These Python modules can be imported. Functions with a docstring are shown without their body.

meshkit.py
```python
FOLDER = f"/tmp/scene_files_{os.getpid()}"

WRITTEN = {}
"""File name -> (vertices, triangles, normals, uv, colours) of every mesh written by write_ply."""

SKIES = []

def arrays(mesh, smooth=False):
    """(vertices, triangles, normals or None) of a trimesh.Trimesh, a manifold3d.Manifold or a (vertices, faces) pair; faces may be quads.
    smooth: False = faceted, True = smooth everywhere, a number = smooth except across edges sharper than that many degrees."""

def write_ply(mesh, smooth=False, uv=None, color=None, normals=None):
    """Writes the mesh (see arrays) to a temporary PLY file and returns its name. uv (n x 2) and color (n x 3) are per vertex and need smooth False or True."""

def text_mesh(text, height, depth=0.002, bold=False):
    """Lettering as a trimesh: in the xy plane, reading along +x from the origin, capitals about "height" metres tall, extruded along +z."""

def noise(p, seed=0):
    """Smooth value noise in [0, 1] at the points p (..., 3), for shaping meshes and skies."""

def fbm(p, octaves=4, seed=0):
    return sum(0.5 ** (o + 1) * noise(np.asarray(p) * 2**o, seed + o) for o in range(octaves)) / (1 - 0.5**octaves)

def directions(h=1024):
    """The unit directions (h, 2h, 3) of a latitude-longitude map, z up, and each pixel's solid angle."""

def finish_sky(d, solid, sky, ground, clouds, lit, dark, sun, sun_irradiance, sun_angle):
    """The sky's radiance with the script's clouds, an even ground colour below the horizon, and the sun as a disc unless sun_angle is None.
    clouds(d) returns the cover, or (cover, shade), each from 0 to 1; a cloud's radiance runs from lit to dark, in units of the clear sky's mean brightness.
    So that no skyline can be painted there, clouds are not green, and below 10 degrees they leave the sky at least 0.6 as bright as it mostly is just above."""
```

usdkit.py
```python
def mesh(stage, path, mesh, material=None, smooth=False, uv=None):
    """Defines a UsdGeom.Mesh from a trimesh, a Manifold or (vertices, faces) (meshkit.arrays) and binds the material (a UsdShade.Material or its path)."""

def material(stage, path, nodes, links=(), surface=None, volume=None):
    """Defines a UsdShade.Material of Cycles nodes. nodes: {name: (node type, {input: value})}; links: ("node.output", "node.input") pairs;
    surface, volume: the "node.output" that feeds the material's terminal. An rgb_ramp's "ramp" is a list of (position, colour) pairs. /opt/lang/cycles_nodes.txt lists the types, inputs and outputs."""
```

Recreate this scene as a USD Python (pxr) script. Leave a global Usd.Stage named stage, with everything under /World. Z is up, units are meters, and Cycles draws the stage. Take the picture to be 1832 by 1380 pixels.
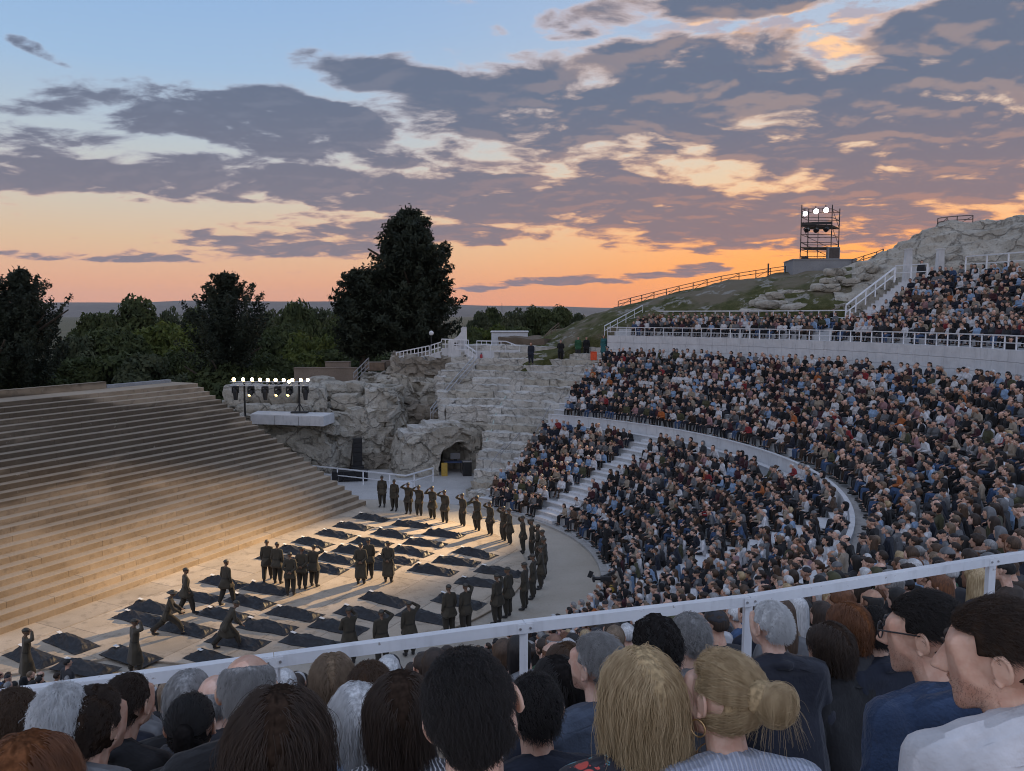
import math, random
import numpy as np
import trimesh, manifold3d as m3, shapely
from shapely.geometry import Polygon, LineString, Point, box as sbox
import usdkit, meshkit
from pxr import Usd, UsdGeom, UsdLux, UsdShade, Gf, Sdf, Vt

stage = Usd.Stage.CreateInMemory()
UsdGeom.SetStageUpAxis(stage, UsdGeom.Tokens.z); UsdGeom.SetStageMetersPerUnit(stage, 1.0)
UsdGeom.Xform.Define(stage, '/World'); UsdGeom.Scope.Define(stage, '/World/Looks')
PI = math.pi

# ------------------------------------------------------------------ camera
F, CX, CY, CZ, PITCH = 1400.0, 916.0, 690.0, 11.3, math.radians(5.1)     # photograph is 1832 x 1380
cam = UsdGeom.Camera.Define(stage, '/World/camera')
cam.CreateHorizontalApertureAttr(36.0); cam.CreateVerticalApertureAttr(36.0 * 771 / 1024)
cam.CreateFocalLengthAttr(36.0 * F / 1832)
cam.AddTranslateOp().Set((0, 0, CZ)); cam.AddRotateXOp().Set(90 - math.degrees(PITCH))
cam.CreateClippingRangeAttr((0.05, 100000.0))
cam.CreateExposureAttr(0.72)
EYE = np.array([0, 0, CZ])


def ray(px, py):
    a, b = (px - CX) / F, (py - CY) / F
    return np.array([a, math.cos(PITCH) - b * math.sin(PITCH), -math.sin(PITCH) - b * math.cos(PITCH)])


def on_z(px, py, z=0.0):
    r = ray(px, py); return EYE + r * (z - CZ) / r[2]


def at_y(px, py, y):
    r = ray(px, py); return EYE + r * y / r[1]


# ------------------------------------------------------------------ material graphs
class G:
    """A small node graph builder: every method returns the name of the output it made."""

    def __init__(s):
        s.n, s.l = {}, []

    def node(s, kind, out, links={}, **inputs):
        k = f'n{len(s.n)}'; s.n[k] = (kind, inputs)
        for i, src in links.items():
            s.l.append((src, f'{k}.{i}'))
        return f'{k}.{out}'

    def _a(s, names, vals):
        links, inp = {}, {}
        for k, v in zip(names, vals):
            if isinstance(v, str): links[k] = v
            elif v is not None: inp[k] = v
        return links, inp

    def math(s, op, a, b=None, c=None, clamp=False):
        l, i = s._a(('value1', 'value2', 'value3'), (a, b, c)); return s.node('math', 'value', l, math_type=op, use_clamp=clamp, **i)

    def vmath(s, op, a, b=None, out='vector'):
        l, i = s._a(('vector1', 'vector2'), (a, b)); return s.node('vector_math', out, l, math_type=op, **i)

    def mix(s, f, a, b, mode='mix'):
        l, i = s._a(('fac', 'a', 'b'), (f, a, b)); return s.node('mix_color', 'result', l, blend_type=mode, use_clamp=False, **i)

    def rng(s, v, a, b, c=0.0, d=1.0, kind='smoothstep'):
        l, i = s._a(('value',), (v,)); return s.node('map_range', 'result', l, range_type=kind, from_min=a, from_max=b, to_min=c, to_max=d, clamp=True, **i)

    def noise(s, v, scale, detail=4.0, rough=0.55, dist=0.0, out='fac', **kw):
        return s.node('noise_texture', out, {'vector': v}, scale=scale, detail=detail, roughness=rough, distortion=dist, **kw)

    def ramp(s, f, stops, interp=True):
        return s.node('rgb_ramp', 'color', {'fac': f}, ramp=stops, interpolate=interp)

    def pos(s):
        return s.node('geometry', 'position')

    def obj(s):
        return s.node('texture_coordinate', 'object')

    def mapped(s, v, scale=(1, 1, 1), loc=(0, 0, 0), rot=(0, 0, 0), kind='point'):
        return s.node('mapping', 'vector', {'vector': v}, mapping_type=kind, scale=scale, location=loc, rotation=rot)

    def bump(s, h, strength=0.4, distance=0.02):
        return s.node('bump', 'normal', {'height': h}, strength=strength, distance=distance)

    def done(s, name, surface):
        return usdkit.material(stage, '/World/Looks/' + name, s.n, s.l, surface=surface)


def lin(*rgb):
    c = np.array(rgb, float) / 255
    return tuple(np.where(c <= 0.04045, c / 12.92, ((c + 0.055) / 1.055) ** 2.4))


# ------------------------------------------------------------------ sky, sun
SUN_AZ, SUN_EL = math.radians(23.5), math.radians(1.6)
SKY_STRENGTH = 0.1


def azel(px, py):
    r = ray(px, py); r = r / np.linalg.norm(r)
    return math.degrees(math.atan2(r[0], r[1])), math.degrees(math.asin(r[2]))


def make_sky():
    g = G()
    d = g.node('texture_coordinate', 'generated')
    tex = g.node('sky_texture', 'color', {}, sky_type='single_scattering', sun_disc=False, sun_elevation=SUN_EL, sun_rotation=SUN_AZ)
    sx = g.node('separate_xyz', 'x', {'vector': d}); k = sx[:-2]
    x, y, z = k + '.x', k + '.y', k + '.z'
    az = g.math('multiply', g.math('arctan2', x, y), 180 / PI)
    el = g.math('multiply', g.math('arcsine', z), 180 / PI)
    elf = g.math('divide', el, 40.0, clamp=True)
    S = lambda *c: tuple(v * 0.72 / SKY_STRENGTH for v in lin(*c))
    at = lambda e, *c: (max(e, 0) / 40, S(*c))
    far = g.ramp(elf, [at(0, 222, 158, 132), at(2.2, 223, 166, 134), at(5, 212, 182, 152), at(8, 196, 190, 178), at(11.5, 176, 188, 197), at(16, 150, 180, 212), at(22, 133, 168, 211), at(40, 150, 172, 206)])
    near = g.ramp(elf, [at(0, 232, 134, 88), at(2.0, 243, 150, 84), at(4, 242, 172, 110), at(7, 234, 190, 144), at(10, 220, 198, 170), at(14, 196, 194, 190), at(19, 168, 184, 206), at(26, 150, 172, 205), at(40, 150, 172, 206)])
    daz = g.math('subtract', az, math.degrees(SUN_AZ))
    w = g.math('exponent', g.math('multiply', g.math('multiply', daz, daz), -1 / 27.0 ** 2))
    grad = g.mix(w, far, near)
    # a wide soft falloff away from the sunset, behind the camera
    back = g.rng(g.math('absolute', daz), 70.0, 170.0)
    grad = g.mix(g.math('multiply', back, 0.6), grad, S(196, 190, 196))
    glow = g.math('exponent', g.math('add', g.math('multiply', g.math('multiply', daz, daz), -1 / 13.0 ** 2), g.math('multiply', g.math('power', g.math('subtract', el, 2.6), 2.0), -1 / 3.6 ** 2)))
    grad = g.mix(g.math('multiply', glow, 0.85), grad, S(252, 156, 62))
    base = g.mix(0.05, grad, tex)
    # ---- clouds: one broken layer seen in perspective, whose cover follows broad banks
    p0 = g.node('combine_xyz', 'vector', {'x': az, 'y': el})
    inv = g.math('divide', 1.0, g.math('add', g.math('maximum', z, 0.0), 0.17))
    q0 = g.node('combine_xyz', 'vector', {'x': g.math('multiply', x, inv), 'y': g.math('multiply', y, inv)})     # on the layer
    wv = g.vmath('subtract', g.noise(q0, 1.6, 2.0, 0.6, out='color', dimensions='2D'), (0.5, 0.5, 0.5))
    p = g.vmath('add', p0, g.vmath('multiply', wv, (5.5, 1.8, 0)))
    qs = g.vmath('add', g.mapped(q0, (1.0, 1.25, 1)), g.vmath('multiply', wv, (0.22, 0.22, 0)))
    banks = [  # x, y, rx, ry, tilt (deg, + = falls to the right), weight
        (1250, 185, 560, 84, 2, 1.0), (1230, 125, 260, 60, 0, .8), (1700, 240, 380, 66, 0, .95), (860, 165, 270, 44, 4, .95), (480, 212, 330, 42, -1, .92), (600, 262, 240, 30, 3, .85),
        (270, 322, 440, 34, -1, .95), (720, 345, 470, 42, 5, 1.0), (1150, 372, 420, 48, 8, 1.0), (1300, 412, 240, 38, 2, .9), (1640, 345, 340, 44, -5, .9),
        (540, 440, 200, 22, 0, .85), (780, 415, 260, 22, 2, .8), (190, 456, 130, 9, 0, .8), (1010, 500, 250, 10, -3, .85), (1180, 488, 110, 10, 0, .7),
        (1760, 75, 230, 100, -8, .95), (1320, 0, 200, 24, 0, .8), (1080, 22, 170, 26, -4, .62), (1030, 300, 260, 28, 0, .5), (50, 98, 55, 10, 12, .40), (130, 270, 150, 28, 0, .55), (1500, 395, 330, 34, 0, .8)]
    cover = None
    for bx, by, rx, ry, tilt, wt in banks:
        a0, e0 = azel(bx, by)
        q = g.mapped(p, (rx / F * 57.3 * 1.0, ry / F * 57.3, 1), (a0, e0, 0), (0, 0, math.radians(-tilt)), kind='texture')
        c = g.rng(g.vmath('length', q, out='value'), 1.5, 0.4, 0.0, wt)
        cover = c if cover is None else g.math('smoothmax', cover, c, 0.12)
    out_ = g.math('maximum', g.rng(g.math('absolute', az), 34.0, 50.0), g.rng(el, 21.0, 30.0))      # beyond the frame the same broken cloud goes on
    gen = g.math('multiply', g.rng(g.noise(q0, 0.7, 1.0, dimensions='2D'), 0.42, 0.62), g.math('multiply', out_, g.rng(el, 0.0, 6.0)))
    cover = g.math('maximum', cover, g.math('multiply', gen, 0.55))
    SC_ = 4.6
    n1 = g.noise(qs, SC_, 7.0, 0.57, dimensions='2D')
    off = 0.05
    n2 = g.noise(g.vmath('add', qs, (off * math.sin(SUN_AZ), off * 1.25 * math.cos(SUN_AZ), 0)), SC_, 3.0, 0.55, dimensions='2D')
    mott = g.node('mapping', 'vector', {'vector': p0}, mapping_type='texture', scale=(300 / F * 57.3, 120 / F * 57.3, 1), location=(*azel(1420, 70), 0))
    lit = g.rng(g.vmath('length', mott, out='value'), 1.2, 0.3)
    dens = g.math('add', g.math('multiply', g.math('subtract', n1, 0.5), 2.3), g.math('subtract', g.math('multiply', cover, 1.0), 0.47))
    dens = g.math('subtract', dens, g.rng(cover, 0.0, 0.3, 0.26, 0.0))
    alpha = g.rng(dens, -0.27, 0.22)
    thick = g.rng(dens, -0.18, 0.30)
    lowf = g.rng(el, 16.0, 4.0)
    warm = g.math('multiply', w, lowf)
    dark = g.mix(lowf, S(96, 106, 127), S(119, 115, 127))
    dark = g.mix(g.math('multiply', warm, 0.5), dark, S(142, 108, 104))
    rim_cool = S(164, 172, 190)
    rim_warm = g.mix(g.rng(el, 5.0, 15.0), S(252, 158, 92), S(248, 196, 152))
    rim = g.mix(g.rng(daz, -46.0, -10.0), g.mix(g.rng(el, 5, 12), S(228, 170, 146), rim_cool), rim_warm)
    slope = g.rng(g.math('subtract', n1, n2), 0.0, 0.17)                  # flanks that look towards the sunset
    shade = g.math('multiply', g.math('power', thick, 0.55), g.math('subtract', 1.0, g.math('multiply', slope, g.rng(w, 0.0, 1.0, 0.05, 0.17, 'linear'))))
    ccol = g.mix(shade, rim, dark)
    puff = g.math('multiply', g.rng(g.noise(qs, 11.0, 4.0, 0.6, dimensions='2D'), 0.40, 0.58), lit)
    base = g.mix(g.math('multiply', puff, 0.92), base, g.mix(slope, S(168, 160, 170), S(254, 200, 148)))
    col = g.mix(g.math('multiply', alpha, 0.97), base, ccol)
    # what little shows below the horizon
    col = g.mix(g.rng(el, 0.0, -3.0), col, S(96, 92, 98))
    bg = g.node('background_shader', 'background', {'color': col}, strength=SKY_STRENGTH)
    m = g.done('evening_sky', bg)
    dome = UsdLux.DomeLight.Define(stage, '/World/sky'); dome.CreateIntensityAttr(1.0)
    UsdShade.MaterialBindingAPI.Apply(dome.GetPrim()).Bind(m)
    dome.GetPrim().SetCustomDataByKey('kind', 'structure')


make_sky()
sun = UsdLux.DistantLight.Define(stage, '/World/sun')
sun.CreateIntensityAttr(0.12); sun.CreateAngleAttr(10.0); sun.CreateNormalizeAttr(True); sun.CreateColorAttr((1.0, 0.62, 0.34))
sun.AddRotateZOp().Set(-math.degrees(SUN_AZ)); sun.AddRotateXOp().Set(-(90 - math.degrees(SUN_EL)))

# ------------------------------------------------------------------ scene helpers
_names = {}


def fresh(parent, name):
    n = _names.get((parent, name), 0); _names[(parent, name)] = n + 1
    return f'{parent}/{name}' if n == 0 else f'{parent}/{name}_{n:03d}'


def pth(x):
    return x if isinstance(x, str) else str(x.GetPath())


def obj(name, mesh, mat, parent='/World', smooth=False, label=None):
    p = fresh(pth(parent), name)
    m = usdkit.mesh(stage, p, mesh, mat, smooth=smooth).GetPrim()
    if label: m.SetCustomDataByKey('label', label)
    return m


def tag(o, label=None, cat=None, group=None, kind=None):
    for k, v in (('label', label), ('category', cat), ('group', group), ('kind', kind)):
        if v: o.SetCustomDataByKey(k, v)
    return o


def place(prim, loc, rz=0.0, s=1.0, rx=0.0):
    x = UsdGeom.Xformable(prim); x.ClearXformOpOrder()
    def op(f, suffix_type, v):
        o = f(); o.Set(v); return o
    x.AddTranslateOp().Set(Gf.Vec3d(*map(float, loc)))
    x.AddRotateZOp().Set(float(rz))
    if rx: x.AddRotateXOp().Set(float(rx))
    s = (s, s, s) if np.ndim(s) == 0 else s
    x.AddScaleOp().Set(Gf.Vec3f(*map(float, s)))


def thing(name, label=None, cat=None, loc=(0, 0, 0), rz=0.0, group=None, kind=None, s=1.0):
    prim = UsdGeom.Xform.Define(stage, fresh('/World', name)).GetPrim()
    place(prim, loc, rz, s)
    return tag(prim, label, cat, group, kind)


def copy_of(root, loc, rz=0.0, s=1.0, label=None, cat=None, group=None, name=None):
    prim = UsdGeom.Xform.Define(stage, fresh('/World', name or root.GetName().rstrip('0123456789').rstrip('_'))).GetPrim()
    prim.GetReferences().AddInternalReference(root.GetPath()); prim.SetInstanceable(True)
    place(prim, loc, rz, s)
    return tag(prim, label, cat, group)


from scipy.spatial import cKDTree
cat_ = trimesh.util.concatenate


def T(m, loc=(0, 0, 0), rz=0.0):
    m = m.copy()
    if rz: m.apply_transform(trimesh.transformations.rotation_matrix(math.radians(rz), (0, 0, 1)))
    m.apply_translation(loc); return m


def bx(x0, x1, y0, y1, z0, z1):
    m = trimesh.creation.box((x1 - x0, y1 - y0, z1 - z0)); m.apply_translation(((x0 + x1) / 2, (y0 + y1) / 2, (z0 + z1) / 2)); return m


def cbox(sx, sy, sz, ch=0.01, loc=(0, 0, 0)):
    """A box with chamfered edges."""
    a, b, c = sx / 2, sy / 2, sz / 2
    pts = [(i * (a - (k != 0) * ch), j * (b - (k != 1) * ch), l * (c - (k != 2) * ch)) for i in (-1, 1) for j in (-1, 1) for l in (-1, 1) for k in range(3)]
    m = trimesh.convex.convex_hull(np.array(pts)); m.apply_translation(loc); return m


def beam(p, q, w, h=None, up=(0, 0, 1)):
    """A box from p to q, w wide and h high."""
    p, q = np.asarray(p, float), np.asarray(q, float); h = h or w
    d = q - p; L = np.linalg.norm(d); d /= L
    s = np.cross(d, up)
    if np.linalg.norm(s) < 1e-6: s = np.array([1.0, 0, 0])
    s /= np.linalg.norm(s); u = np.cross(s, d)
    v = [p + e * L * d + i * w / 2 * s + j * h / 2 * u for e in (0, 1) for i, j in ((-1, -1), (1, -1), (1, 1), (-1, 1))]
    f = [(0, 1, 2), (0, 2, 3), (4, 6, 5), (4, 7, 6)] + [t for k in range(4) for t in ((k, k + 4, (k + 1) % 4), ((k + 1) % 4, k + 4, (k + 1) % 4 + 4))]
    m = trimesh.Trimesh(np.array(v), np.array(f), process=False); m.fix_normals(); return m


def rod(p, q, r, n=8):
    return trimesh.creation.cylinder(radius=r, segment=(np.asarray(p, float), np.asarray(q, float)), sections=n)


def ring(r0, r1, z0, z1, a0, a1, n=None, c=None):
    """A closed ring sector about the orchestra's centre; angles in degrees."""
    n = n or max(2, int(abs(a1 - a0) / 2.0)); c = O if c is None else c
    a = np.radians(np.linspace(a0, a1, n + 1)); v = []
    for t in a:
        e = np.array([math.cos(t), math.sin(t)])
        for r, z in ((r0, z0), (r1, z0), (r1, z1), (r0, z1)):
            v.append((*(c[:2] + e * r), z))
    f = []
    for i in range(n):
        b = 4 * i
        for k in range(4):
            p, q = b + k, b + (k + 1) % 4
            f += [(p, p + 4, q), (q, p + 4, q + 4)]
    f += [(0, 1, 2), (0, 2, 3), (4 * n, 4 * n + 2, 4 * n + 1), (4 * n, 4 * n + 3, 4 * n + 2)]
    m = trimesh.Trimesh(np.array(v), np.array(f), process=False); m.fix_normals(); return m


O = np.array([-9.2, 34.2])


def polar(R, a, z=0.0):
    return np.array([O[0] + R * math.cos(math.radians(a)), O[1] + R * math.sin(math.radians(a)), z])


def rough(m, amp, size, seed=0, sub=None, octaves=4, vertical=1.0, cells=0.0, csize=1.0):
    """Subdivides a mesh and pushes it about with noise, for stone."""
    if sub: m = m.subdivide_to_size(sub, max_iter=12)
    m.merge_vertices()
    v = np.array(m.vertices)
    d = np.stack([meshkit.fbm(v / size + 7.1 * k + 31.7, octaves, seed + 11 * k) for k in range(3)], 1) - 0.5
    if cells:                                                            # blocks that stand in and out, parted by sharp steps
        g = np.random.default_rng(seed + 5); k = np.array([1, 1, 1.9]) / csize; lo, hi = (v * k).min(0) - 1, (v * k).max(0) + 1
        pts = g.uniform(lo, hi, (int(np.prod(hi - lo) * 1.2) + 4, 3)); i = cKDTree(pts).query((v + d * .8 * csize) * k)[1]
        d = d + (g.normal(size=(len(pts), 3)) * cells / (2 * amp))[i]
    m.vertices = v + d * 2 * amp * np.array([1, 1, vertical]); return m


def extr(poly, z0, z1):
    m = trimesh.creation.extrude_polygon(poly, z1 - z0, engine='earcut'); m.apply_translation((0, 0, z0)); return m


# ------------------------------------------------------------------ materials
def plain(name, col, rough_=0.6, metal=0.0, var=0.12, scale=6.0, bump=0.0, bscale=60.0, spec=0.5, world=False, sheen=0.0):
    g = G(); p = g.pos() if world else g.obj()
    n = g.noise(p, scale, 4)
    c = g.mix(g.rng(n, 0.3, 0.7), tuple(np.array(col) * (1 - var)), tuple(np.minimum(np.array(col) * (1 + var), 1)))
    links = {'base_color': c}
    if bump: links['normal'] = g.bump(g.noise(p, bscale, 3), bump, 0.01)
    return g.done(name, g.node('principled_bsdf', 'BSDF', links, roughness=rough_, metallic=metal, specular_ior_level=spec, **({'sheen_weight': sheen} if sheen else {})))


def emit(name, col, strength):
    g = G(); return g.done(name, g.node('emission', 'emission', color=col, strength=strength))


def stone(name, a, b, dark, scale=0.5, stain=0.5, bump=0.6, bscale=3.0, fine=14.0, crack=0):
    g = G(); p = g.pos()
    n1, n2, n3 = g.noise(p, scale, 6, 0.6), g.noise(p, bscale, 6, 0.65), g.noise(p, fine, 4, 0.6)
    c = g.mix(g.rng(n1, 0.32, 0.68), a, b)
    c = g.mix(g.math('multiply', g.rng(n2, 0.52, 0.68), stain), c, dark)
    c = g.mix(g.math('multiply', g.rng(n3, 0.35, 0.7), 0.35), c, tuple(np.array(a) * 0.6))
    h = g.math('add', g.math('multiply', n2, 0.8), g.math('multiply', n3, 0.35))
    if crack:
        w = g.vmath('add', g.mapped(p, (1, 1, 1.7)), g.vmath('multiply', g.vmath('subtract', g.noise(p, 0.9, 4, 0.6, out='color'), (.5, .5, .5)), (1.6, 1.6, 1.6)))
        e = g.node('voronoi_texture', 'distance', {'vector': w}, scale=crack, feature='distance_to_edge')
        cr = g.rng(g.math('add', e, g.math('multiply', g.math('subtract', n2, .5), .10)), 0.0, 0.03); c = g.mix(g.math('add', g.math('multiply', cr, .30), .70), tuple(np.array(dark) * .6), c)
        pit = g.rng(g.noise(p, 5.0, 3, .6), .62, .72); c = g.mix(g.math('multiply', pit, .6), c, dark)
        h = g.math('add', h, g.math('multiply', cr, 0.9)); h = g.math('subtract', h, g.math('multiply', pit, .5))
    return g.done(name, g.node('principled_bsdf', 'BSDF', {'base_color': c, 'normal': g.bump(h, bump, 0.12)}, roughness=0.9, specular_ior_level=0.25))


M = {}
M['white_paint_'] = plain('white_paint', (.68, .70, .73), 0.45, var=0.06, scale=2.0, bump=0.08, bscale=30, world=True)
M['rail_paint_'] = plain('rail_paint', (.74, .76, .80), 0.4, var=0.07, scale=9.0, bump=0.06, bscale=40, world=True)
M['seat_board'] = stone('seat_board', (.52, .54, .56), (.60, .61, .62), (.36, .37, .38), 0.8, 0.4, 0.12, 4.0)
M['limestone'] = stone('limestone', (.40, .37, .315), (.56, .53, .465), (.16, .145, .125), 0.35, 0.7, 1.0, 1.6, 9.0, .30)
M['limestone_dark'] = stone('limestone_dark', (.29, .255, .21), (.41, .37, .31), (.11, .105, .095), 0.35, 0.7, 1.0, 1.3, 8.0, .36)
M['limestone_steps'] = stone('limestone_steps', (.50, .485, .45), (.64, .62, .58), (.24, .23, .21), 0.5, 0.5, 0.8, 2.2, 10.0, .7)
M['concrete'] = stone('concrete', (.30, .31, .33), (.36, .37, .39), (.24, .24, .25), 0.8, 0.35, 0.15, 4.0)
M['gravel'] = stone('gravel', (.46, .41, .34), (.54, .49, .42), (.33, .30, .26), 0.4, 0.35, 0.5, 8.0, 40.0)
M['pale_floor'] = stone('pale_floor', (.46, .46, .46), (.54, .54, .54), (.36, .36, .36), 0.5, 0.4, 0.12, 3.0)
M['kerb_stone'] = stone('kerb_stone', (.40, .39, .38), (.50, .49, .47), (.27, .26, .25), 0.9, 0.5, 0.3, 4.0)
M['black_plastic'] = None
M['black_metal'] = plain('black_metal', (.018, .018, .02), 0.5, 0.0, 0.2)
M['steel'] = plain('steel', (.34, .33, .33), 0.45, 0.8, 0.1)
M['steel_dark'] = plain('steel_dark', (.10, .085, .08), 0.55, 0.5, 0.15)
M['aluminium'] = plain('aluminium', (.55, .55, .57), 0.35, 0.9, 0.08)
M['wood_brown'] = plain('wood_brown', (.17, .12, .085), 0.8, var=0.25, scale=3)
M['tarp_white'] = plain('tarp_white', (.62, .66, .72), 0.6, var=0.05)
M['bark'] = plain('bark', (.07, .055, .042), 0.9, var=0.3, scale=3, bump=0.5, bscale=8)
M['yellow'] = plain('yellow', (.45, .29, .05), 0.6)
M['orange'] = plain('orange', (.80, .10, .03), 0.5)
M['brass'] = plain('brass', (.75, .52, .18), 0.25, 0.95)
M['glass_black'] = plain('glass_black', (.01, .01, .012), 0.1)
M['gold'] = plain('gold', (.80, .58, .30), 0.25, 1.0)
M['paper'] = plain('paper', (.75, .75, .74), 0.7, var=0.04)
M['lamp_warm'] = emit('lamp_warm', (1.0, 0.74, 0.36), 9.0)
M['lamp_amber'] = emit('lamp_amber', (1.0, 0.66, 0.22), 3.2)
M['lamp_cold'] = emit('lamp_cold', (0.92, 0.93, 1.0), 14.0)
M['earth'] = stone('earth', (.15, .115, .085), (.21, .165, .12), (.09, .07, .05), 0.5, 0.5, 0.5, 2.0)
M['brown_wall'] = stone('brown_wall', (.23, .185, .15), (.29, .235, .19), (.15, .12, .1), 0.5, 0.5, 0.3, 2.0)


def worn_paint(name, a, b, chip, sc=14.0):
    """Painted metal and boards: dull, streaked with dirt, chipped here and there."""
    g = G(); p = g.pos()
    n = g.noise(p, 1.6, 5, .6); d = g.noise(g.mapped(p, (7, 7, 1.2)), 1.0, 4, .6); k = g.noise(p, sc, 5, .7)
    c = g.mix(g.rng(n, .3, .7), a, b)
    c = g.mix(g.math('multiply', g.rng(d, .52, .74), .42), c, tuple(np.array(a) * .62))
    c = g.mix(g.math('multiply', g.rng(k, .66, .70), .75), c, chip)
    return g.done(name, g.node('principled_bsdf', 'BSDF', {'base_color': c, 'normal': g.bump(k, .15, .01)}, roughness=.5))


M['rail_paint'] = worn_paint('railing_paint', (.66, .68, .72), (.76, .78, .81), (.22, .18, .15), 16.0)
M['white_paint'] = worn_paint('board_paint', (.58, .59, .61), (.68, .69, .71), (.34, .32, .29), 9.0)


def mat_bag():
    g = G(); p = g.obj()
    n = g.noise(p, 5.0, 4)
    c = g.mix(g.rng(n, 0.35, 0.7), (.013, .013, .015), (.026, .026, .029))
    w = g.noise(p, 7.0, 5, 0.6, 0.6)
    return g.done('black_plastic', g.node('principled_bsdf', 'BSDF', {'base_color': c, 'normal': g.bump(w, 0.7, 0.03)}, roughness=0.5, specular_ior_level=0.4))


M['black_plastic'] = mat_bag()


def mat_steps(name, seed):
    """The set's stone: brown blocks, upward faces coloured lighter to look lit by the sky, with dark slanting patches that deepen with height, and pale chips."""
    g = G(); p = g.pos()
    n1, n2, n3 = g.noise(p, 0.45, 6, 0.6), g.noise(p, 2.6, 6, 0.65), g.noise(p, 16.0, 4, 0.6)
    t = 0.94 + 0.06 * (seed % 3)
    c = g.mix(g.rng(n1, 0.3, 0.7), (.31 * t, .24 * t, .17 * t), (.40 * t, .32 * t, .24 * t))
    c = g.mix(g.math('multiply', g.rng(n2, 0.5, 0.66), 0.4), c, (.16, .125, .095))
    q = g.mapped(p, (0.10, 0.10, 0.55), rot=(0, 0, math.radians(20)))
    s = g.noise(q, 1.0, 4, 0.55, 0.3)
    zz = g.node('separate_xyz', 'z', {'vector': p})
    dark_patch = g.math('multiply', g.rng(s, 0.43, 0.56), g.rng(zz, 1.2, 3.8, 0.2, 1.0))  # dark slanting patches, stronger higher up the flight
    c = g.mix(g.math('multiply', dark_patch, 0.72), c, (.055, .043, .034))
    chip = g.math('multiply', g.rng(g.noise(p, 2.8, 4, 0.7), 0.655, 0.70), 0.55)
    c = g.mix(chip, c, (.38, .34, .28))
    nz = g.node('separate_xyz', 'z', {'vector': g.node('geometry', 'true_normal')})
    c = g.mix(g.math('multiply', g.rng(nz, 0.5, 0.9), g.rng(n2, 0.2, 0.6, 0.30, 0.58)), c, (.47, .40, .315))  # treads painted paler than risers: sky light put into the colour
    h = g.math('add', g.math('multiply', n2, 0.7), g.math('multiply', n3, 0.4))
    return g.done(name, g.node('principled_bsdf', 'BSDF', {'base_color': c, 'normal': g.bump(h, 0.4, 0.05)}, roughness=0.95, specular_ior_level=0.1))


def mat_floor(name, k):
    g = G(); p = g.pos()
    n1, n2, n3 = g.noise(p, 0.6, 6, 0.6), g.noise(p, 2.2, 6, 0.65), g.noise(p, 22.0, 3)
    t = (0.92, 1.0, 1.08, 0.86)[k]
    c = g.mix(g.rng(n1, 0.3, 0.7), (.43 * t, .36 * t, .28 * t), (.54 * t, .46 * t, .37 * t))
    c = g.mix(g.math('multiply', g.rng(n2, 0.52, 0.68), 0.5), c, (.19, .16, .13))
    c = g.mix(g.math('multiply', g.rng(n3, 0.4, 0.7), 0.2), c, (.20, .17, .14))
    return g.done(name, g.node('principled_bsdf', 'BSDF', {'base_color': c, 'normal': g.bump(n2, 0.2, 0.03)}, roughness=0.95, specular_ior_level=0.1))


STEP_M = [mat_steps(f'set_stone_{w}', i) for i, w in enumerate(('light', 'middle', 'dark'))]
FLOOR_M = [mat_floor(f'stage_slab_{w}', i) for i, w in enumerate(('dull', 'middle', 'light', 'dark'))]


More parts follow.
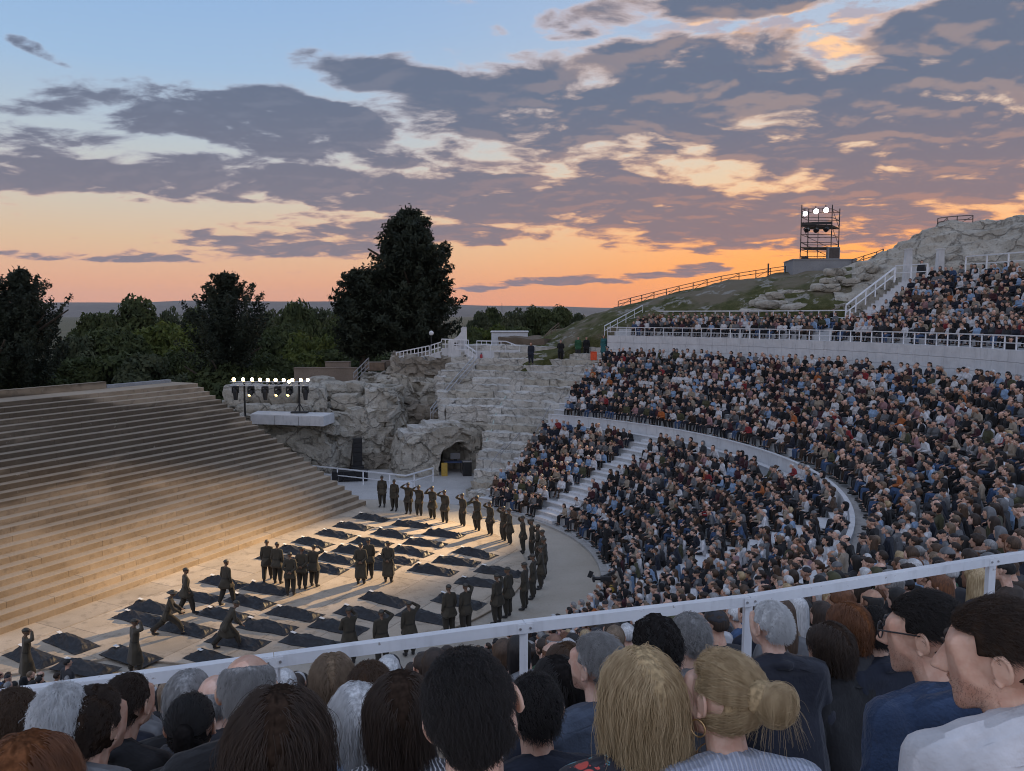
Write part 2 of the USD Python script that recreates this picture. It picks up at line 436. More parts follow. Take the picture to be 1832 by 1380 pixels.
def mat_leaf(name, a, b, trans=0.25):
    g = G(); p = g.pos()
    n = g.noise(p, 0.55, 3, 0.6); n2 = g.noise(p, 3.0, 2)
    c = g.mix(g.rng(n, 0.35, 0.68), a, b)
    c = g.mix(g.math('multiply', g.rng(n2, 0.35, 0.7), 0.45), c, tuple(np.array(a) * 0.45))
    d = g.node('principled_bsdf', 'BSDF', {'base_color': c}, roughness=0.7, specular_ior_level=0.25)
    t = g.node('translucent_bsdf', 'BSDF', {'color': c})
    return g.done(name, g.node('mix_closure', 'closure', {'closure1': d, 'closure2': t}, fac=trans))


LEAF = {'pine': mat_leaf('conifer_leaf', (.026, .036, .025), (.054, .066, .041), 0.1),
        'oak': mat_leaf('dark_leaf', (.055, .075, .030), (.115, .140, .052)),
        'olive': mat_leaf('grey_leaf', (.075, .095, .052), (.135, .150, .08)),
        'lime': mat_leaf('bright_leaf', (.085, .115, .028), (.165, .19, .045))}


def mat_hill():
    """Grass with bare rock showing through."""
    g = G(); p = g.pos()
    n1, n2, n3 = g.noise(p, 0.16, 6, 0.6), g.noise(p, 1.4, 6, 0.65), g.noise(p, 9.0, 3)
    c = g.mix(g.rng(n2, 0.35, 0.66), (.070, .078, .028), (.135, .130, .060))
    c = g.mix(g.math('multiply', g.rng(n3, 0.4, 0.7), 0.5), c, (.05, .055, .025))
    c = g.mix(g.rng(n1, 0.46, 0.58), c, (.19, .165, .12))
    c = g.mix(g.rng(g.noise(p, 0.7, 6, .7), .56, .62), c, (.30, .29, .26))
    return g.done('hill_grass', g.node('principled_bsdf', 'BSDF', {'base_color': c, 'normal': g.bump(g.math('add', n2, n3), 0.8, 0.15)}, roughness=0.95, specular_ior_level=0.1))


M['hill'] = mat_hill()
M['far_hill'] = stone('far_hill', (.11, .10, .085), (.16, .145, .115), (.07, .07, .06), 0.0006, 0.5, 0.0, 0.002, 0.01)
M['plain_ground'] = stone('plain_ground', (.07, .075, .04), (.12, .115, .07), (.05, .055, .03), 0.01, 0.5, 0.0, 0.1, 1.0)

# ------------------------------------------------------------------ ground, hills
def grid_mesh(P, closed=False):
    """P: (n, m, 3) points -> a sheet."""
    n, m = P.shape[:2]; i, j = np.meshgrid(np.arange(n - 1), np.arange(m - 1), indexing='ij'); b = (i * m + j).ravel()
    f = np.vstack([np.stack([b, b + m, b + 1], 1), np.stack([b + 1, b + m, b + m + 1], 1)])
    return trimesh.Trimesh(P.reshape(-1, 3), f, process=False)


def up_facing(m):
    if m.face_normals[:, 2].sum() < 0: m.invert()
    return m


rr = np.concatenate([np.linspace(0, 120, 25), np.geomspace(140, 30000, 22)])
aa = np.radians(np.linspace(0, 360, 97))
gz = np.where(rr < 70, -0.06, -0.06 - 2.0 * np.clip((rr - 70) / 80, 0, 1))
Gp = np.stack([O[0] + rr[:, None] * np.cos(aa), O[1] + rr[:, None] * np.sin(aa), np.broadcast_to(gz[:, None], (len(rr), len(aa)))], -1)
tag(obj('ground', up_facing(grid_mesh(Gp)), M['plain_ground'], smooth=True), kind='structure')

hx = np.linspace(-62, 62, 160)                      # far ridge: degrees off the camera's axis
hv = np.linspace(0, 1, 12)
hh = 150 + 190 * meshkit.fbm(np.stack([hx / 17, hx * 0 + 3.3, hx * 0], 1), 5, 4) + np.interp(hx, [-60, -30, -10, 5, 20, 60], [60, 45, 60, 20, -10, -20]) - 70
D0, D1 = 9000.0, 14500.0
HP = np.zeros((len(hv), len(hx), 3))
for i, t in enumerate(hv):
    d = D0 + (D1 - D0) * t
    HP[i, :, 0], HP[i, :, 1] = d * np.sin(np.radians(hx)), d * np.cos(np.radians(hx))
    HP[i, :, 2] = -6 + hh * (np.sin(t * PI / 2 * 1.25) ** 1.4) * (1 + 0.10 * (meshkit.fbm(np.stack([hx / 2.5, hx * 0 + t * 6, hx * 0], 1), 3, 9) - .5))
tag(obj('far_hills', up_facing(grid_mesh(HP)), M['far_hill'], smooth=True), kind='structure')
mast = thing('radio_mast', 'tiny lattice mast on the far blue ridge line', 'mast', at_y(898, 552, 8800))
obj('mast_pole', cat_([rod((0, 0, -60), (0, 0, 62), 2.2, 5), beam((-8, 0, 30), (8, 0, 30), 2)]), M['steel_dark'], mast)

# ------------------------------------------------------------------ orchestra, stage
E_DIR = np.array([0.44, 0.898]); E_DIR /= np.linalg.norm(E_DIR)          # along the stage stairs, away from the camera
U_DIR = np.array([-E_DIR[1], E_DIR[0]])                                   # up the stairs
C0 = on_z(655, 906)[:2]                                                   # bottom right corner of the stairs
R_K, R_ST = 13.1, 9.85
disc = Point(*O).buffer(60, 96)
a_ = np.radians(np.linspace(0, 360, 145))
gr = np.linspace(0, 1, 14)
OP = np.stack([O[0] + (gr * 13.25)[:, None] * np.cos(a_), O[1] + (gr * 13.25)[:, None] * np.sin(a_), np.zeros((14, 145))], -1)
tag(obj('orchestra_floor', up_facing(grid_mesh(OP)), M['gravel']), kind='structure')
half = Polygon([tuple(C0 + E_DIR * s + U_DIR * t) for s, t in ((40, 0.3), (-60, 0.3), (-60, -40), (40, -40))])
stage_area = Point(*O).buffer(R_ST, 96).intersection(half)
stage_area = stage_area.union(Polygon([tuple(C0 + E_DIR * s + U_DIR * t) for s, t in ((0.0, .3), (-24, .3), (-24, -2.5), (-19, -6.5), (-10, -8.5), (-3, -4))])).buffer(0)
floor_ = thing('stage_floor', kind='structure')
base_m = extr(stage_area.buffer(-0.02), 0.004, 0.055)
obj('stage_base', base_m, FLOOR_M[3], floor_)
rng = np.random.default_rng(5)
to_w = lambda s, t: tuple(C0 + E_DIR * s + U_DIR * t)
nslab = 0
for i, t0 in enumerate(np.arange(0.3, -20, -1.75)):
    off = rng.uniform(0, 2.4)
    for s0 in np.arange(4, -32, -2.45):
        g_ = 0.012
        q = Polygon([to_w(s0 - off + a, t0 - b) for a, b in ((g_, g_), (2.45 - g_, g_), (2.45 - g_, 1.75 - g_), (g_, 1.75 - g_))]).intersection(stage_area)
        if q.is_empty or q.area < 0.08 or q.geom_type != 'Polygon': continue
        obj('slab', extr(q, 0.057, 0.090 + rng.uniform(0, 0.006)), FLOOR_M[rng.choice([0, 1, 1, 2])], floor_); nslab += 1
Z_ST = 0.093

RISE, RUN, NSTEP = 0.25, 0.52, 27
stairs = thing('stage_staircase', 'monumental brown stone stage staircase with dark patched treads filling the left side', 'staircase')
for k in range(NSTEP):
    t0, z1 = k * RUN, (k + 1) * RISE + Z_ST
    s, j = 0.0, 0
    while s > -27:
        L = rng.uniform(2.2, 3.1) if s < 0 else rng.uniform(1.2, 2.6)
        e = max(s - L, -27.5)
        depth = RUN + 0.3 if k < NSTEP - 1 else 2.6
        q = [to_w(s - 0.006, t0), to_w(e + 0.006, t0), to_w(e + 0.006, t0 + depth), to_w(s - 0.006, t0 + depth)]
        dz = rng.uniform(-0.006, 0.006); z0 = z1 - RISE - 0.02
        v = np.array([(*p, z) for z in (z0, z1 + dz) for p in q], float)
        ch = 0.018                                                       # worn front edge
        n2 = np.array([-U_DIR[0], -U_DIR[1], 0]) * -ch
        front = [v[4] + n2, v[5] + n2, v[4] - (0, 0, ch), v[5] - (0, 0, ch)]
        m = trimesh.convex.convex_hull(np.vstack([v[[0, 1, 2, 3, 6, 7]], front]))
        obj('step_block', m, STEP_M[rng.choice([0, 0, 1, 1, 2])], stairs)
        s = e - 0.001
        if e <= -27.4: break
# the solid flank under the steps, a few millimetres inside the step ends
prof = [(0.02, 0.0)] + [p for k in range(NSTEP) for p in ((k * RUN + 0.05, k * RISE + Z_ST - 0.03), (k * RUN + 0.05, (k + 1) * RISE + Z_ST - 0.04))] + [((NSTEP - 1) * RUN + 2.5, NSTEP * RISE + Z_ST - 0.04), ((NSTEP - 1) * RUN + 2.5, 0.0)]
pm = trimesh.creation.extrude_polygon(Polygon(prof).buffer(0), 27.4, engine='earcut')
v = np.array(pm.vertices)
pm.vertices = np.array([(*(C0 + U_DIR * a + E_DIR * (-c - 0.03)), b) for a, b, c in v]); pm.fix_normals()
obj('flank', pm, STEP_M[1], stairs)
tw = (NSTEP - 1) * RUN + 2.05; zt = NSTEP * RISE + Z_ST
for s0, s1, h_ in ((-5.2, -27.4, 0.42), (-0.4, -5.15, 0.2)):
    pts = [to_w(s, t) for s, t in ((s0, tw), (s1, tw), (s1, tw + .35), (s0, tw + .35))]
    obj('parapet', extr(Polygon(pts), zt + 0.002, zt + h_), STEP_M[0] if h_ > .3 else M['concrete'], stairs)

# ------------------------------------------------------------------ the stone theatre: tiers of seats
A_END = 58.3                                                             # where the audience ends beside the bare rock steps
kerb = thing('orchestra_kerb', 'low pale stone kerb curving round the gravel orchestra', 'kerb')
ks = np.linspace(-112, 60, 64)
for a0, a1 in zip(ks[:-1], ks[1:]):
    obj('kerb_stone', ring(R_K, R_K + 0.34, -0.02, 0.10 + rng.uniform(0, .008), a0 + .05, a1 - .05, 3), M['kerb_stone'], kerb)
obj('kerb_walk', ring(R_K + 0.345, 13.75, -0.02, 0.125, -112, 60, 90), M['seat_board'], kerb)


def tier(name, label, radii, z0, dz, dr, a0, a1, gaps=(), back=0.48):
    t = thing(name, label, 'seating tier')
    for k, r in enumerate(radii):
        z = z0 + dz * k
        cuts = [a0, a1]
        obj('seat_row', ring(r, r + dr + (0.25 if k < len(radii) - 1 else back), z - dz - 0.12, z - 0.002 * (k % 2), a0, a1, max(4, int(abs(a1 - a0)))), M['seat_board'], t)
        obj('seat_edge', ring(r - 0.035, r + 0.30, z + 0.002, z + 0.040, a0, a1, max(4, int(abs(a1 - a0)))), M['white_paint'], t)
    return t


LOW = dict(r=[13.75 + .8 * k for k in range(11)], z=0.46, dz=.35)
UP = dict(r=[23.05 + .78 * k for k in range(10)], z=4.78, dz=.36)
lower = tier('lower_seating', 'lower white seating tier curving round the orchestra below the walkway wall', LOW['r'], LOW['z'], .35, .8, -112, A_END, back=-.345)
AISLE = [35.0, -17.0, -66.0]
for a in AISLE:
    for k, r in enumerate(LOW['r']):
        w = math.degrees(0.78 / r); z = LOW['z'] + .35 * k
        obj('aisle_step', ring(r - 0.42, r + .02, z - .35, z - .165, a - w, a + w, 2), M['white_paint'], lower)
        obj('aisle_step', ring(r - 0.03, r + .42, z - .0, z + .048, a - w, a + w, 2), M['white_paint'], lower)
wall = thing('walkway_wall', 'white walkway wall between the lower and upper seating', 'wall')
wa = np.linspace(-112, A_END, 43)
for a0, a1 in zip(wa[:-1], wa[1:]):
    obj('wall_panel', ring(22.22, 22.32, 3.5, 4.56, a0 + .02, a1 - .02, 3), M['white_paint'], wall)
    obj('coping', ring(22.19, 22.36, 4.562, 4.61, a0 + .03, a1 - .03, 3), M['white_paint'], wall)
obj('walkway', ring(22.325, 23.2, 3.4, 4.38, -112, A_END, 90), M['seat_board'], wall)
obj('walkway_paving', ring(22.365, 23.05, 4.382, 4.42, -112, A_END, 90), M['kerb_stone'], wall)
upper = tier('upper_seating', 'broad upper seating tier between the walkway and the raised top tier', UP['r'], UP['z'], .36, .8, -112, A_END)

# foreground block beyond the front rail
obj_fw = thing('upper_walkway', 'white walkway floor under the nearest white rail', 'walkway')
obj('walkway_floor', ring(30.95 - .3, 31.75, 7.8, 8.42, -125, -35, 60), M['seat_board'], obj_fw)
FG = dict(r=[31.75 + .85 * k for k in range(5)], z=8.80, dz=.36)
tier('near_seating', 'nearest seating rows in front of the viewer above the white rail', FG['r'], FG['z'], .36, .85, -125, -40)

# top tier on its plank wall
top = thing('top_seating', 'raised top seating tier standing on a white plank wall', 'seating tier')
wb = np.linspace(-20, A_END, 40)
for a0, a1 in zip(wb[:-1], wb[1:]):
    for q in range(3):
        obj('plank', ring(31.62 + .012 * q, 31.75, 8.1 + .56 * q, 8.1 + .56 * q + .545, a0 + .012, a1 - .012, 2), M['white_paint'], top)
obj('deck', ring(31.76, 33.1, 8.0, 9.74, -20, A_END, 50), M['seat_board'], top)
TL = dict(r=[33.0 + .78 * k for k in range(4)], z=10.06, dz=.2)
for k, r in enumerate(TL['r']):
    obj('seat_row', ring(r, r + 1.0, 9.2, TL['z'] + .2 * k, -20, A_END, 50), M['seat_board'], top)
TR = dict(r=[36.1 + .8 * k for k in range(7)], z=11.1, dz=.42)
for k, r in enumerate(TR['r']):
    obj('seat_row', ring(r, r + 1.1, 9.6, TR['z'] + .42 * k, -20, 27.6, 40), M['seat_board'], top)
ae = math.degrees(.55 / 36)
for k in range(15):
    obj('aisle_step', ring(36.0 + .4 * k, 36.6 + .4 * k, 10.4, 10.86 + .21 * k, 27.7, 27.7 + 2 * ae, 2), M['white_paint'], top)


def railing(name, label, pts, h, n_post=None, spacing=1.0, w=0.05, levels=(1.0, 0.5), mat='rail_paint', cat='railing', group=None, panel=None, baluster=0, post_from=0.0):
    """A rail on posts along the polyline pts (its foot)."""
    t = thing(name, label, cat, group=group); pts = [np.asarray(p, float) for p in pts]
    seg = [np.linalg.norm(b - a) for a, b in zip(pts, pts[1:])]; tot = sum(seg); cum = np.concatenate([[0], np.cumsum(seg)])
    def at(s):
        i = min(np.searchsorted(cum, s, 'right') - 1, len(seg) - 1); return pts[i] + (pts[i + 1] - pts[i]) * (s - cum[i]) / seg[i]
    n = n_post or max(2, int(round(tot / spacing)) + 1)
    for s in np.linspace(0, tot, n):
        p = at(s); obj('post', beam(p - (0, 0, post_from), p + (0, 0, h - w * .45), w, w, (0, 1, 0)), M[mat], t)
    for q, lv in enumerate(levels):
        ww = w * (1.15 if q == 0 else .8)
        obj('top_rail' if q == 0 else 'mid_rail', cat_([beam(a + (0, 0, h * lv), b + (0, 0, h * lv), ww, ww) for a, b in zip(pts, pts[1:])]), M[mat], t)
    if panel:
        for a, b in zip(pts, pts[1:]):
            obj('panel', beam(a + (0, 0, panel[0] + (panel[1] - panel[0]) / 2), b + (0, 0, panel[0] + (panel[1] - panel[0]) / 2), .03, panel[1] - panel[0]), M['white_paint'], t)
    if baluster:
        for s in np.linspace(0, tot, baluster):
            p = at(s); obj('baluster', beam(p, p + (0, 0, h), w * .6, w * .6, (0, 1, 0)), M[mat], t)
    return t


arc = lambda R, a0, a1, z, n=30: [polar(R, a, z) for a in np.linspace(a0, a1, n)]
railing('railing', 'long white railing with thin posts along the top of the plank wall', arc(31.72, -20, A_END, 9.745, 44), 0.66, 56, w=.05)
railing('railing', 'white two bar rail behind the top tier in front of the grass hill', arc(36.3, 29.5, A_END - 2, 10.7, 22), 0.95, 15, w=.07)
railing('railing', 'white sloping handrail closing the left end of the top tier', [polar(31.72, A_END + .5, 9.745), polar(33.2, A_END + .4, 10.1), polar(36.3, A_END - 1.6, 11.4)], 0.75, 6, w=.05)
railing('railing', 'white stair rail climbing beside the right hand block of the top tier', [polar(36.2, 29.9, 11.0), polar(41.2, 29.9, 13.6)], 1.0, 6, w=.07)
railing('railing', 'short level white rail at the head of the top tier stair', [polar(41.3, 29.9, 13.75), polar(41.3, 26.6, 13.75)], 1.0, 3, w=.07)
railing('railing', 'white rail behind the highest row at the right edge', arc(42.0, 23.6, -6, 14.1, 14), 1.0, 16, w=.07)

# the near rail across the foreground: level, on the walkway's edge
pr = [np.array([(px - CX) / F * d, 0, 0]) for px, d in ((0, 1),)]
NR = []
for px, py in ((-640, 1334), (-60, 1256), (490, 1181), (937, 1121), (1338, 1074), (1773, 1003), (2300, 930)):
    r = ray(px, py); NR.append(EYE + r * (-1.9) / r[2])
nr = thing('front_railing', 'thick white rail on square posts crossing the foreground', 'railing')
for p in NR:
    obj('post', beam((p[0], p[1], 8.42), (p[0], p[1], p[2] - .03), .052, .052, (0, 1, 0)), M['rail_paint'], nr)
for p, q in zip(NR[1:-1], NR[2:]):                                      # the brackets that hold rail to post
    d = (q - p) / np.linalg.norm(q - p); nrm = np.array([d[1], -d[0], 0]); nrm /= np.linalg.norm(nrm)
    br_ = obj('bracket', beam(p - d * .05 + nrm * .031 + (0, 0, -.003), p + d * .05 + nrm * .031 + (0, 0, -.003), .006, .058), M['rail_paint'], nr)
    for s_ in (-.032, .032):
        c_ = p + d * s_ + nrm * .034; obj('bolt', rod(c_, c_ + nrm * .008, .008, 6), M['steel'], br_)
for a, b in zip(NR, NR[1:]):
    d = (b - a) / np.linalg.norm(b - a) * 0.002
    obj('top_rail', beam(a + d, b - d, .055, .066), M['rail_paint'], nr)

# white gate pillars above the right hand block
for i, (px0, px1, lb) in enumerate(((1614, 1632, 'left white tapering gate pillar at the head of the top tier stair'), (1670, 1690, 'right white tapering gate pillar behind the highest seats'))):
    p = at_y((px0 + px1) / 2, 492, 56.0)
    t = thing('gate_pillar', lb, 'pillar', p, group='gate pillars')
    obj('pillar', trimesh.convex.convex_hull(np.array([(x, y, z) for x0, x1, z in ((-.30, .30, -.8), (-.16, .20, 1.75)) for x in (x0, x1) for y in (-.2, .2)])), M['white_paint'], t)
    obj('cap', bx(-.20, .24, -.24, .24, 1.752, 1.83), M['white_paint'], t)
gp = thing('gate_board', 'white board between the two gate pillars', 'board', at_y(1651, 492, 56.3))
obj('board', bx(-.95, .95, -.05, .05, -.8, .55), M['white_paint'], gp)

# ------------------------------------------------------------------ hill behind the top tier
ridge = [(880, 640, 72), (940, 614, 72), (1000, 590, 72), (1050, 570, 72), (1100, 553, 71), (1200, 528, 70), (1300, 505, 69), (1400, 490, 68), (1440, 487, 67), (1520, 479, 66), (1575, 462, 65), (1610, 441, 64), (1640, 424, 63), (1665, 408, 62), (1700, 403, 61), (1760, 400, 60), (1790, 396, 59), (1815, 389, 58), (1850, 388, 57), (1920, 384, 55), (2020, 380, 52)]
front = [(880, 705, 62), (940, 660, 62), (1000, 640, 62.5), (1050, 610, 63.5), (1100, 588, 63), (1200, 580, 61), (1300, 573, 59.5), (1400, 565, 58), (1440, 562, 57.2), (1520, 552, 56), (1575, 520, 56.5), (1610, 500, 57), (1640, 492, 57), (1665, 490, 57), (1700, 488, 55.5), (1760, 482, 54), (1790, 480, 53), (1815, 478, 52), (1850, 474, 51), (1920, 466, 49.5), (2020, 458, 47)]
ux = np.linspace(880, 2020, 150); nv = 34
ri = np.array([at_y(x, np.interp(x, [r[0] for r in ridge], [r[1] for r in ridge]), np.interp(x, [r[0] for r in ridge], [r[2] for r in ridge])) for x in ux])
fr = np.array([at_y(x, np.interp(x, [r[0] for r in front], [r[1] for r in front]), np.interp(x, [r[0] for r in front], [r[2] for r in front])) for x in ux])
P_ = np.zeros((nv + 6, len(ux), 3))
for i in range(nv):
    t = i / (nv - 1); zt_ = t ** 0.85 if True else t
    P_[i] = fr + (ri - fr) * t; P_[i, :, 2] = fr[:, 2] + (ri[:, 2] - fr[:, 2]) * (t + 0.28 * np.sin(t * PI))
for i in range(6):
    P_[nv + i] = ri + (ri - fr) * 0.22 * (i + 1); P_[nv + i, :, 2] = ri[:, 2] - np.array([.25, .8, 2.0, 5.0, 10.0, 18.0])[i]
hn = meshkit.fbm(P_.reshape(-1, 3) / 1.9, 4, 3).reshape(P_.shape[:2]) - .5
rocky_ = np.clip((ux - 1500) / 120, 0, 1)[None, :]
P_[:, :, 2] += hn * (0.9 + 0.5 * rocky_) * np.clip(np.arange(nv + 6) / 6, 0, 1)[:, None]
P_[0, :, 2] -= 1.5
HILL = P_
hill_m = up_facing(grid_mesh(P_[:, ux < 1530]));
tag(obj('grass_hill', hill_m, M['hill'], smooth=True), kind='structure')


def hill_z(x, y):
    d = (HILL[:, :, 0] - x) ** 2 + (HILL[:, :, 1] - y) ** 2; return HILL.reshape(-1, 3)[d.argmin(), 2]


# the rock face at the right: ledges, so the sheet is terraced before it is roughened
Q = P_[:, ux >= 1490].copy(); ns = Q.shape
Qf = np.array([[Q[0, j] for j in range(ns[1])]])
sub_u = np.linspace(0, ns[1] - 1, ns[1] * 3); sub_v = np.linspace(0, ns[0] - 1, ns[0] * 3)
from scipy.interpolate import RegularGridInterpolator
Q = np.stack([RegularGridInterpolator((np.arange(ns[0]), np.arange(ns[1])), Q[:, :, k])(np.stack(np.meshgrid(sub_v, sub_u, indexing='ij'), -1)) for k in range(3)], -1)
led = meshkit.fbm(Q.reshape(-1, 3) / 3.0, 3, 21).reshape(Q.shape[:2])
zq = Q[:, :, 2] + led * 1.2; stepz = 0.85
fz = zq / stepz; Q[:, :, 2] += (np.floor(fz) + np.clip((fz % 1) * 3.2 - 1.1, 0, 1) - fz) * stepz * 0.5
nq = np.stack([meshkit.fbm(Q.reshape(-1, 3) / 0.9 + 9 * k, 4, 31 + k).reshape(Q.shape[:2]) for k in range(3)], -1) - .5
Q += nq * np.array([.5, .5, .5]); Q[:, :, 2] += 0.05
tag(obj('rock_hillside', up_facing(grid_mesh(Q)), M['limestone']), 'pale weathered rock hillside of broken ledges at the upper right', 'rock')

# loose outcrops lying in the grass
def boulder(name, label, px, py, y, size, seed, mat='limestone', cat='rock', group=None, sub=3, amp=.22):
    m = trimesh.creation.icosphere(sub); v = np.array(m.vertices)
    v = v / np.max(np.abs(v), axis=1, keepdims=True) * .5 + v * .5
    v = v * np.array(size) / 2
    m.vertices = v; m = rough(m, amp * min(size), .45 * min(size) + .3, seed)
    p = at_y(px, py, y); m.apply_translation((0, 0, 0))
    o = obj(name, m, M[mat]); place(o, p, rng.uniform(-25, 25)); return tag(o, label, cat, group)


for i, (px, py, y, sz) in enumerate(((1385, 545, 60, (3.2, 2, .7)), (1440, 530, 61, (5.0, 2.5, 1.1)), (1470, 517, 63, (4.5, 2.4, .9)), (1505, 508, 63, (4, 2.5, 1.0)), (1545, 500, 62, (4.2, 2.4, 1.1)), (1440, 552, 59, (4, 2, .8)), (1500, 535, 60, (3.6, 2, .8)), (1540, 490, 64, (3.6, 2.2, .8)), (1490, 497, 65, (4.6, 2.2, .6)), (1400, 527, 63, (3.2, 2, .5)), (1355, 558, 60, (3.0, 1.6, .5)), (1555, 475, 66, (3, 2, .7)))):
    boulder('rock_outcrop', None, px, py, y, sz, 40 + i)
    o = stage.GetPrimAtPath('/World/rock_outcrop' + (f'_{i:03d}' if i else ''))
    tag(o, ('low flat', 'long', 'broad', 'lumpy', 'big rounded', 'half buried', 'small grey', 'thin ledge like', 'long flat', 'low thin', 'narrow', 'topmost')[i] + ' pale rock outcrop in the grass ' + ('in front of the lighting tower base', 'left of the lighting tower base', 'behind the top tier rail', 'beside the top tier stair rail')[i % 4], 'rock')

rb = np.random.default_rng(23)
for i in range(16):
    px, py = rb.uniform(1350, 1560), 0; py = float(np.interp(px, [1350, 1450, 1560], [552, 522, 500])) + rb.uniform(-14, 22); w_ = rb.uniform(.7, 1.7)
    nth_ = ('first', 'second', 'third', 'fourth', 'fifth', 'sixth', 'seventh', 'eighth', 'ninth', 'tenth', 'eleventh', 'twelfth', 'thirteenth', 'fourteenth', 'fifteenth', 'sixteenth')[i]
    hp_ = HILL[:nv].reshape(-1, 3); df = (hp_ - EYE) @ np.array([0, math.cos(PITCH), -math.sin(PITCH)]); hu = CX + F * hp_[:, 0] / df; hv2 = CY - F * ((hp_ - EYE) @ np.array([0, math.sin(PITCH), math.cos(PITCH)])) / df
    py -= 12; q_ = hp_[((hu - px) ** 2 + (hv2 - py) ** 2).argmin()]
    o = boulder('grass_rock', None, px, py, q_[1], (w_, w_ * .7, w_ * .45), 70 + i, sub=2, amp=.2); place(o, q_ + (0, 0, .12), rb.uniform(0, 360))
    tag(o, ('small ' if w_ < 1.2 else 'larger ') + f'broken grey rock in the hill grass below the tower, {nth_} of the scatter', 'rock', 'rocks scattered in the hill grass')

# terrain fences on the ridge
def ridge_at(px, dy=0):
    return at_y(px, np.interp(px, [r[0] for r in ridge], [r[1] for r in ridge]) + dy, np.interp(px, [r[0] for r in ridge], [r[2] for r in ridge]) - .3)


def set_post_rail(name, label, pxs, h, mat='steel_dark', r=.03, levels=(1.0, .55), group=None):
    t = thing(name, label, 'fence', group=group); pts = [ridge_at(x) - (0, 0, .3) for x in pxs]
    for p in pts: obj('post', rod(p, p + (0, 0, h + .3), r * 1.3, 6), M[mat], t)
    for lv in levels: obj('rail', cat_([rod(a + (0, 0, .3 + h * lv), b + (0, 0, .3 + h * lv), r, 6) for a, b in zip(pts, pts[1:])]), M[mat], t)
    obj('brace', cat_([rod(a + (0, 0, .3), b + (0, 0, .3 + h * .9), r * .8, 5) for a, b in list(zip(pts, pts[1:]))[::2]]), M[mat], t)


set_post_rail('ridge_fence', 'thin dark fence climbing the grass ridge towards the lighting tower', [1106, 1128, 1148, 1170, 1192, 1215, 1240, 1265, 1290, 1322, 1352, 1378, 1405], .62)
set_post_rail('ridge_fence', 'short thin fence between the lighting tower and the rock hillside', [1524, 1545, 1568, 1580], .6)
set_post_rail('ridge_fence', 'thin wire fence on top of the rock hillside against the sky', [1677, 1694, 1712, 1740], .65)
obj_p = at_y(1374, 496, 67.5)
fp = thing('fence_post', 'single taller dark post standing in the ridge fence', 'post', obj_p)
obj('post', rod((0, 0, -.5), (0, 0, 1.15), .07, 8), M['steel_dark'], fp)

# ------------------------------------------------------------------ bare rock steps beside the audience
bare = thing('bare_rock_steps', 'bare weathered grey rock steps climbing beside the audience', 'rock steps')
rng = np.random.default_rng(11)
BR = [14.6 + 1.02 * k for k in range(18)]
for k, r in enumerate(BR):
    z = 0.55 + .455 * k
    end = float(np.interp(r, [14, 17, 21.6, 22.9, 23.1, 28, 33], [63, 66.5, 70.5, 71, 80.5, 84, 81]))
    a = A_END + .25
    while a < end - .6:
        da = math.degrees(rng.uniform(1.8, 4.6) / r); e = min(a + da, end)
        m = ring(r + rng.uniform(-.10, .10), r + 1.5, z - 1.1, z + rng.uniform(-.06, .04), a + .03, e - .03, 4)
        m = rough(m, .17, .5, int(rng.integers(1e6)), sub=.36, octaves=3)
        obj('step_block', m, M['limestone_steps'] if rng.random() < .8 else M['limestone'], bare)
        a = e
mass = ring(23.4, 33.5, -.3, 0.2, A_END + .3, 80, 12)                    # solid ground under the blocks
v = np.array(mass.vertices); rad = np.hypot(v[:, 0] - O[0], v[:, 1] - O[1]); v[:, 2] = np.where(v[:, 2] > 0, np.interp(rad, [23.4, 33.5], [3.4, 8.1]), v[:, 2]); mass.vertices = v
obj('bedrock', mass, M['limestone'], bare)
obj('bedrock', ring(15.2, 18.9, -.3, .5, A_END + .3, 65.5, 4), M['limestone'], bare)
obj('bedrock', ring(18.91, 23.39, -.3, 2.1, A_END + .3, 69.0, 4), M['limestone'], bare)
landing = ring(33.0, 37.5, 6.0, 8.75, A_END + .3, 84, 14)
obj('landing', rough(landing, .15, .8, 4, sub=.9), M['limestone_steps'], bare)

# rock masses: extruded plans, roughened
def crag(name, label, plan, z0, z1, amp, size, seed, sub=.55, mat='limestone', lean=0.0, cat='rock'):
    """plan: ((px, y), ...): columns of the picture at a depth, made into an outline on the ground."""
    pts = [at_y(px, 690, y)[:2] for px, y in plan]
    poly = Polygon(pts).buffer(0)
    m = extr(poly, 0, 1).subdivide_to_size(.5, max_iter=10) if False else extr(poly, z0, z1)
    m = m.subdivide_to_size(sub * .66, max_iter=16); m.merge_vertices()
    c = np.array(poly.centroid.coords[0]); v = np.array(m.vertices); t = (v[:, 2] - z0) / (z1 - z0)
    v[:, :2] = c + (v[:, :2] - c) * (1 - lean * t[:, None]); m.vertices = v
    m = rough(m, amp * .6, size, seed, octaves=5, cells=.17, csize=1.15)
    return tag(obj(name, m, M[mat]), label, cat)


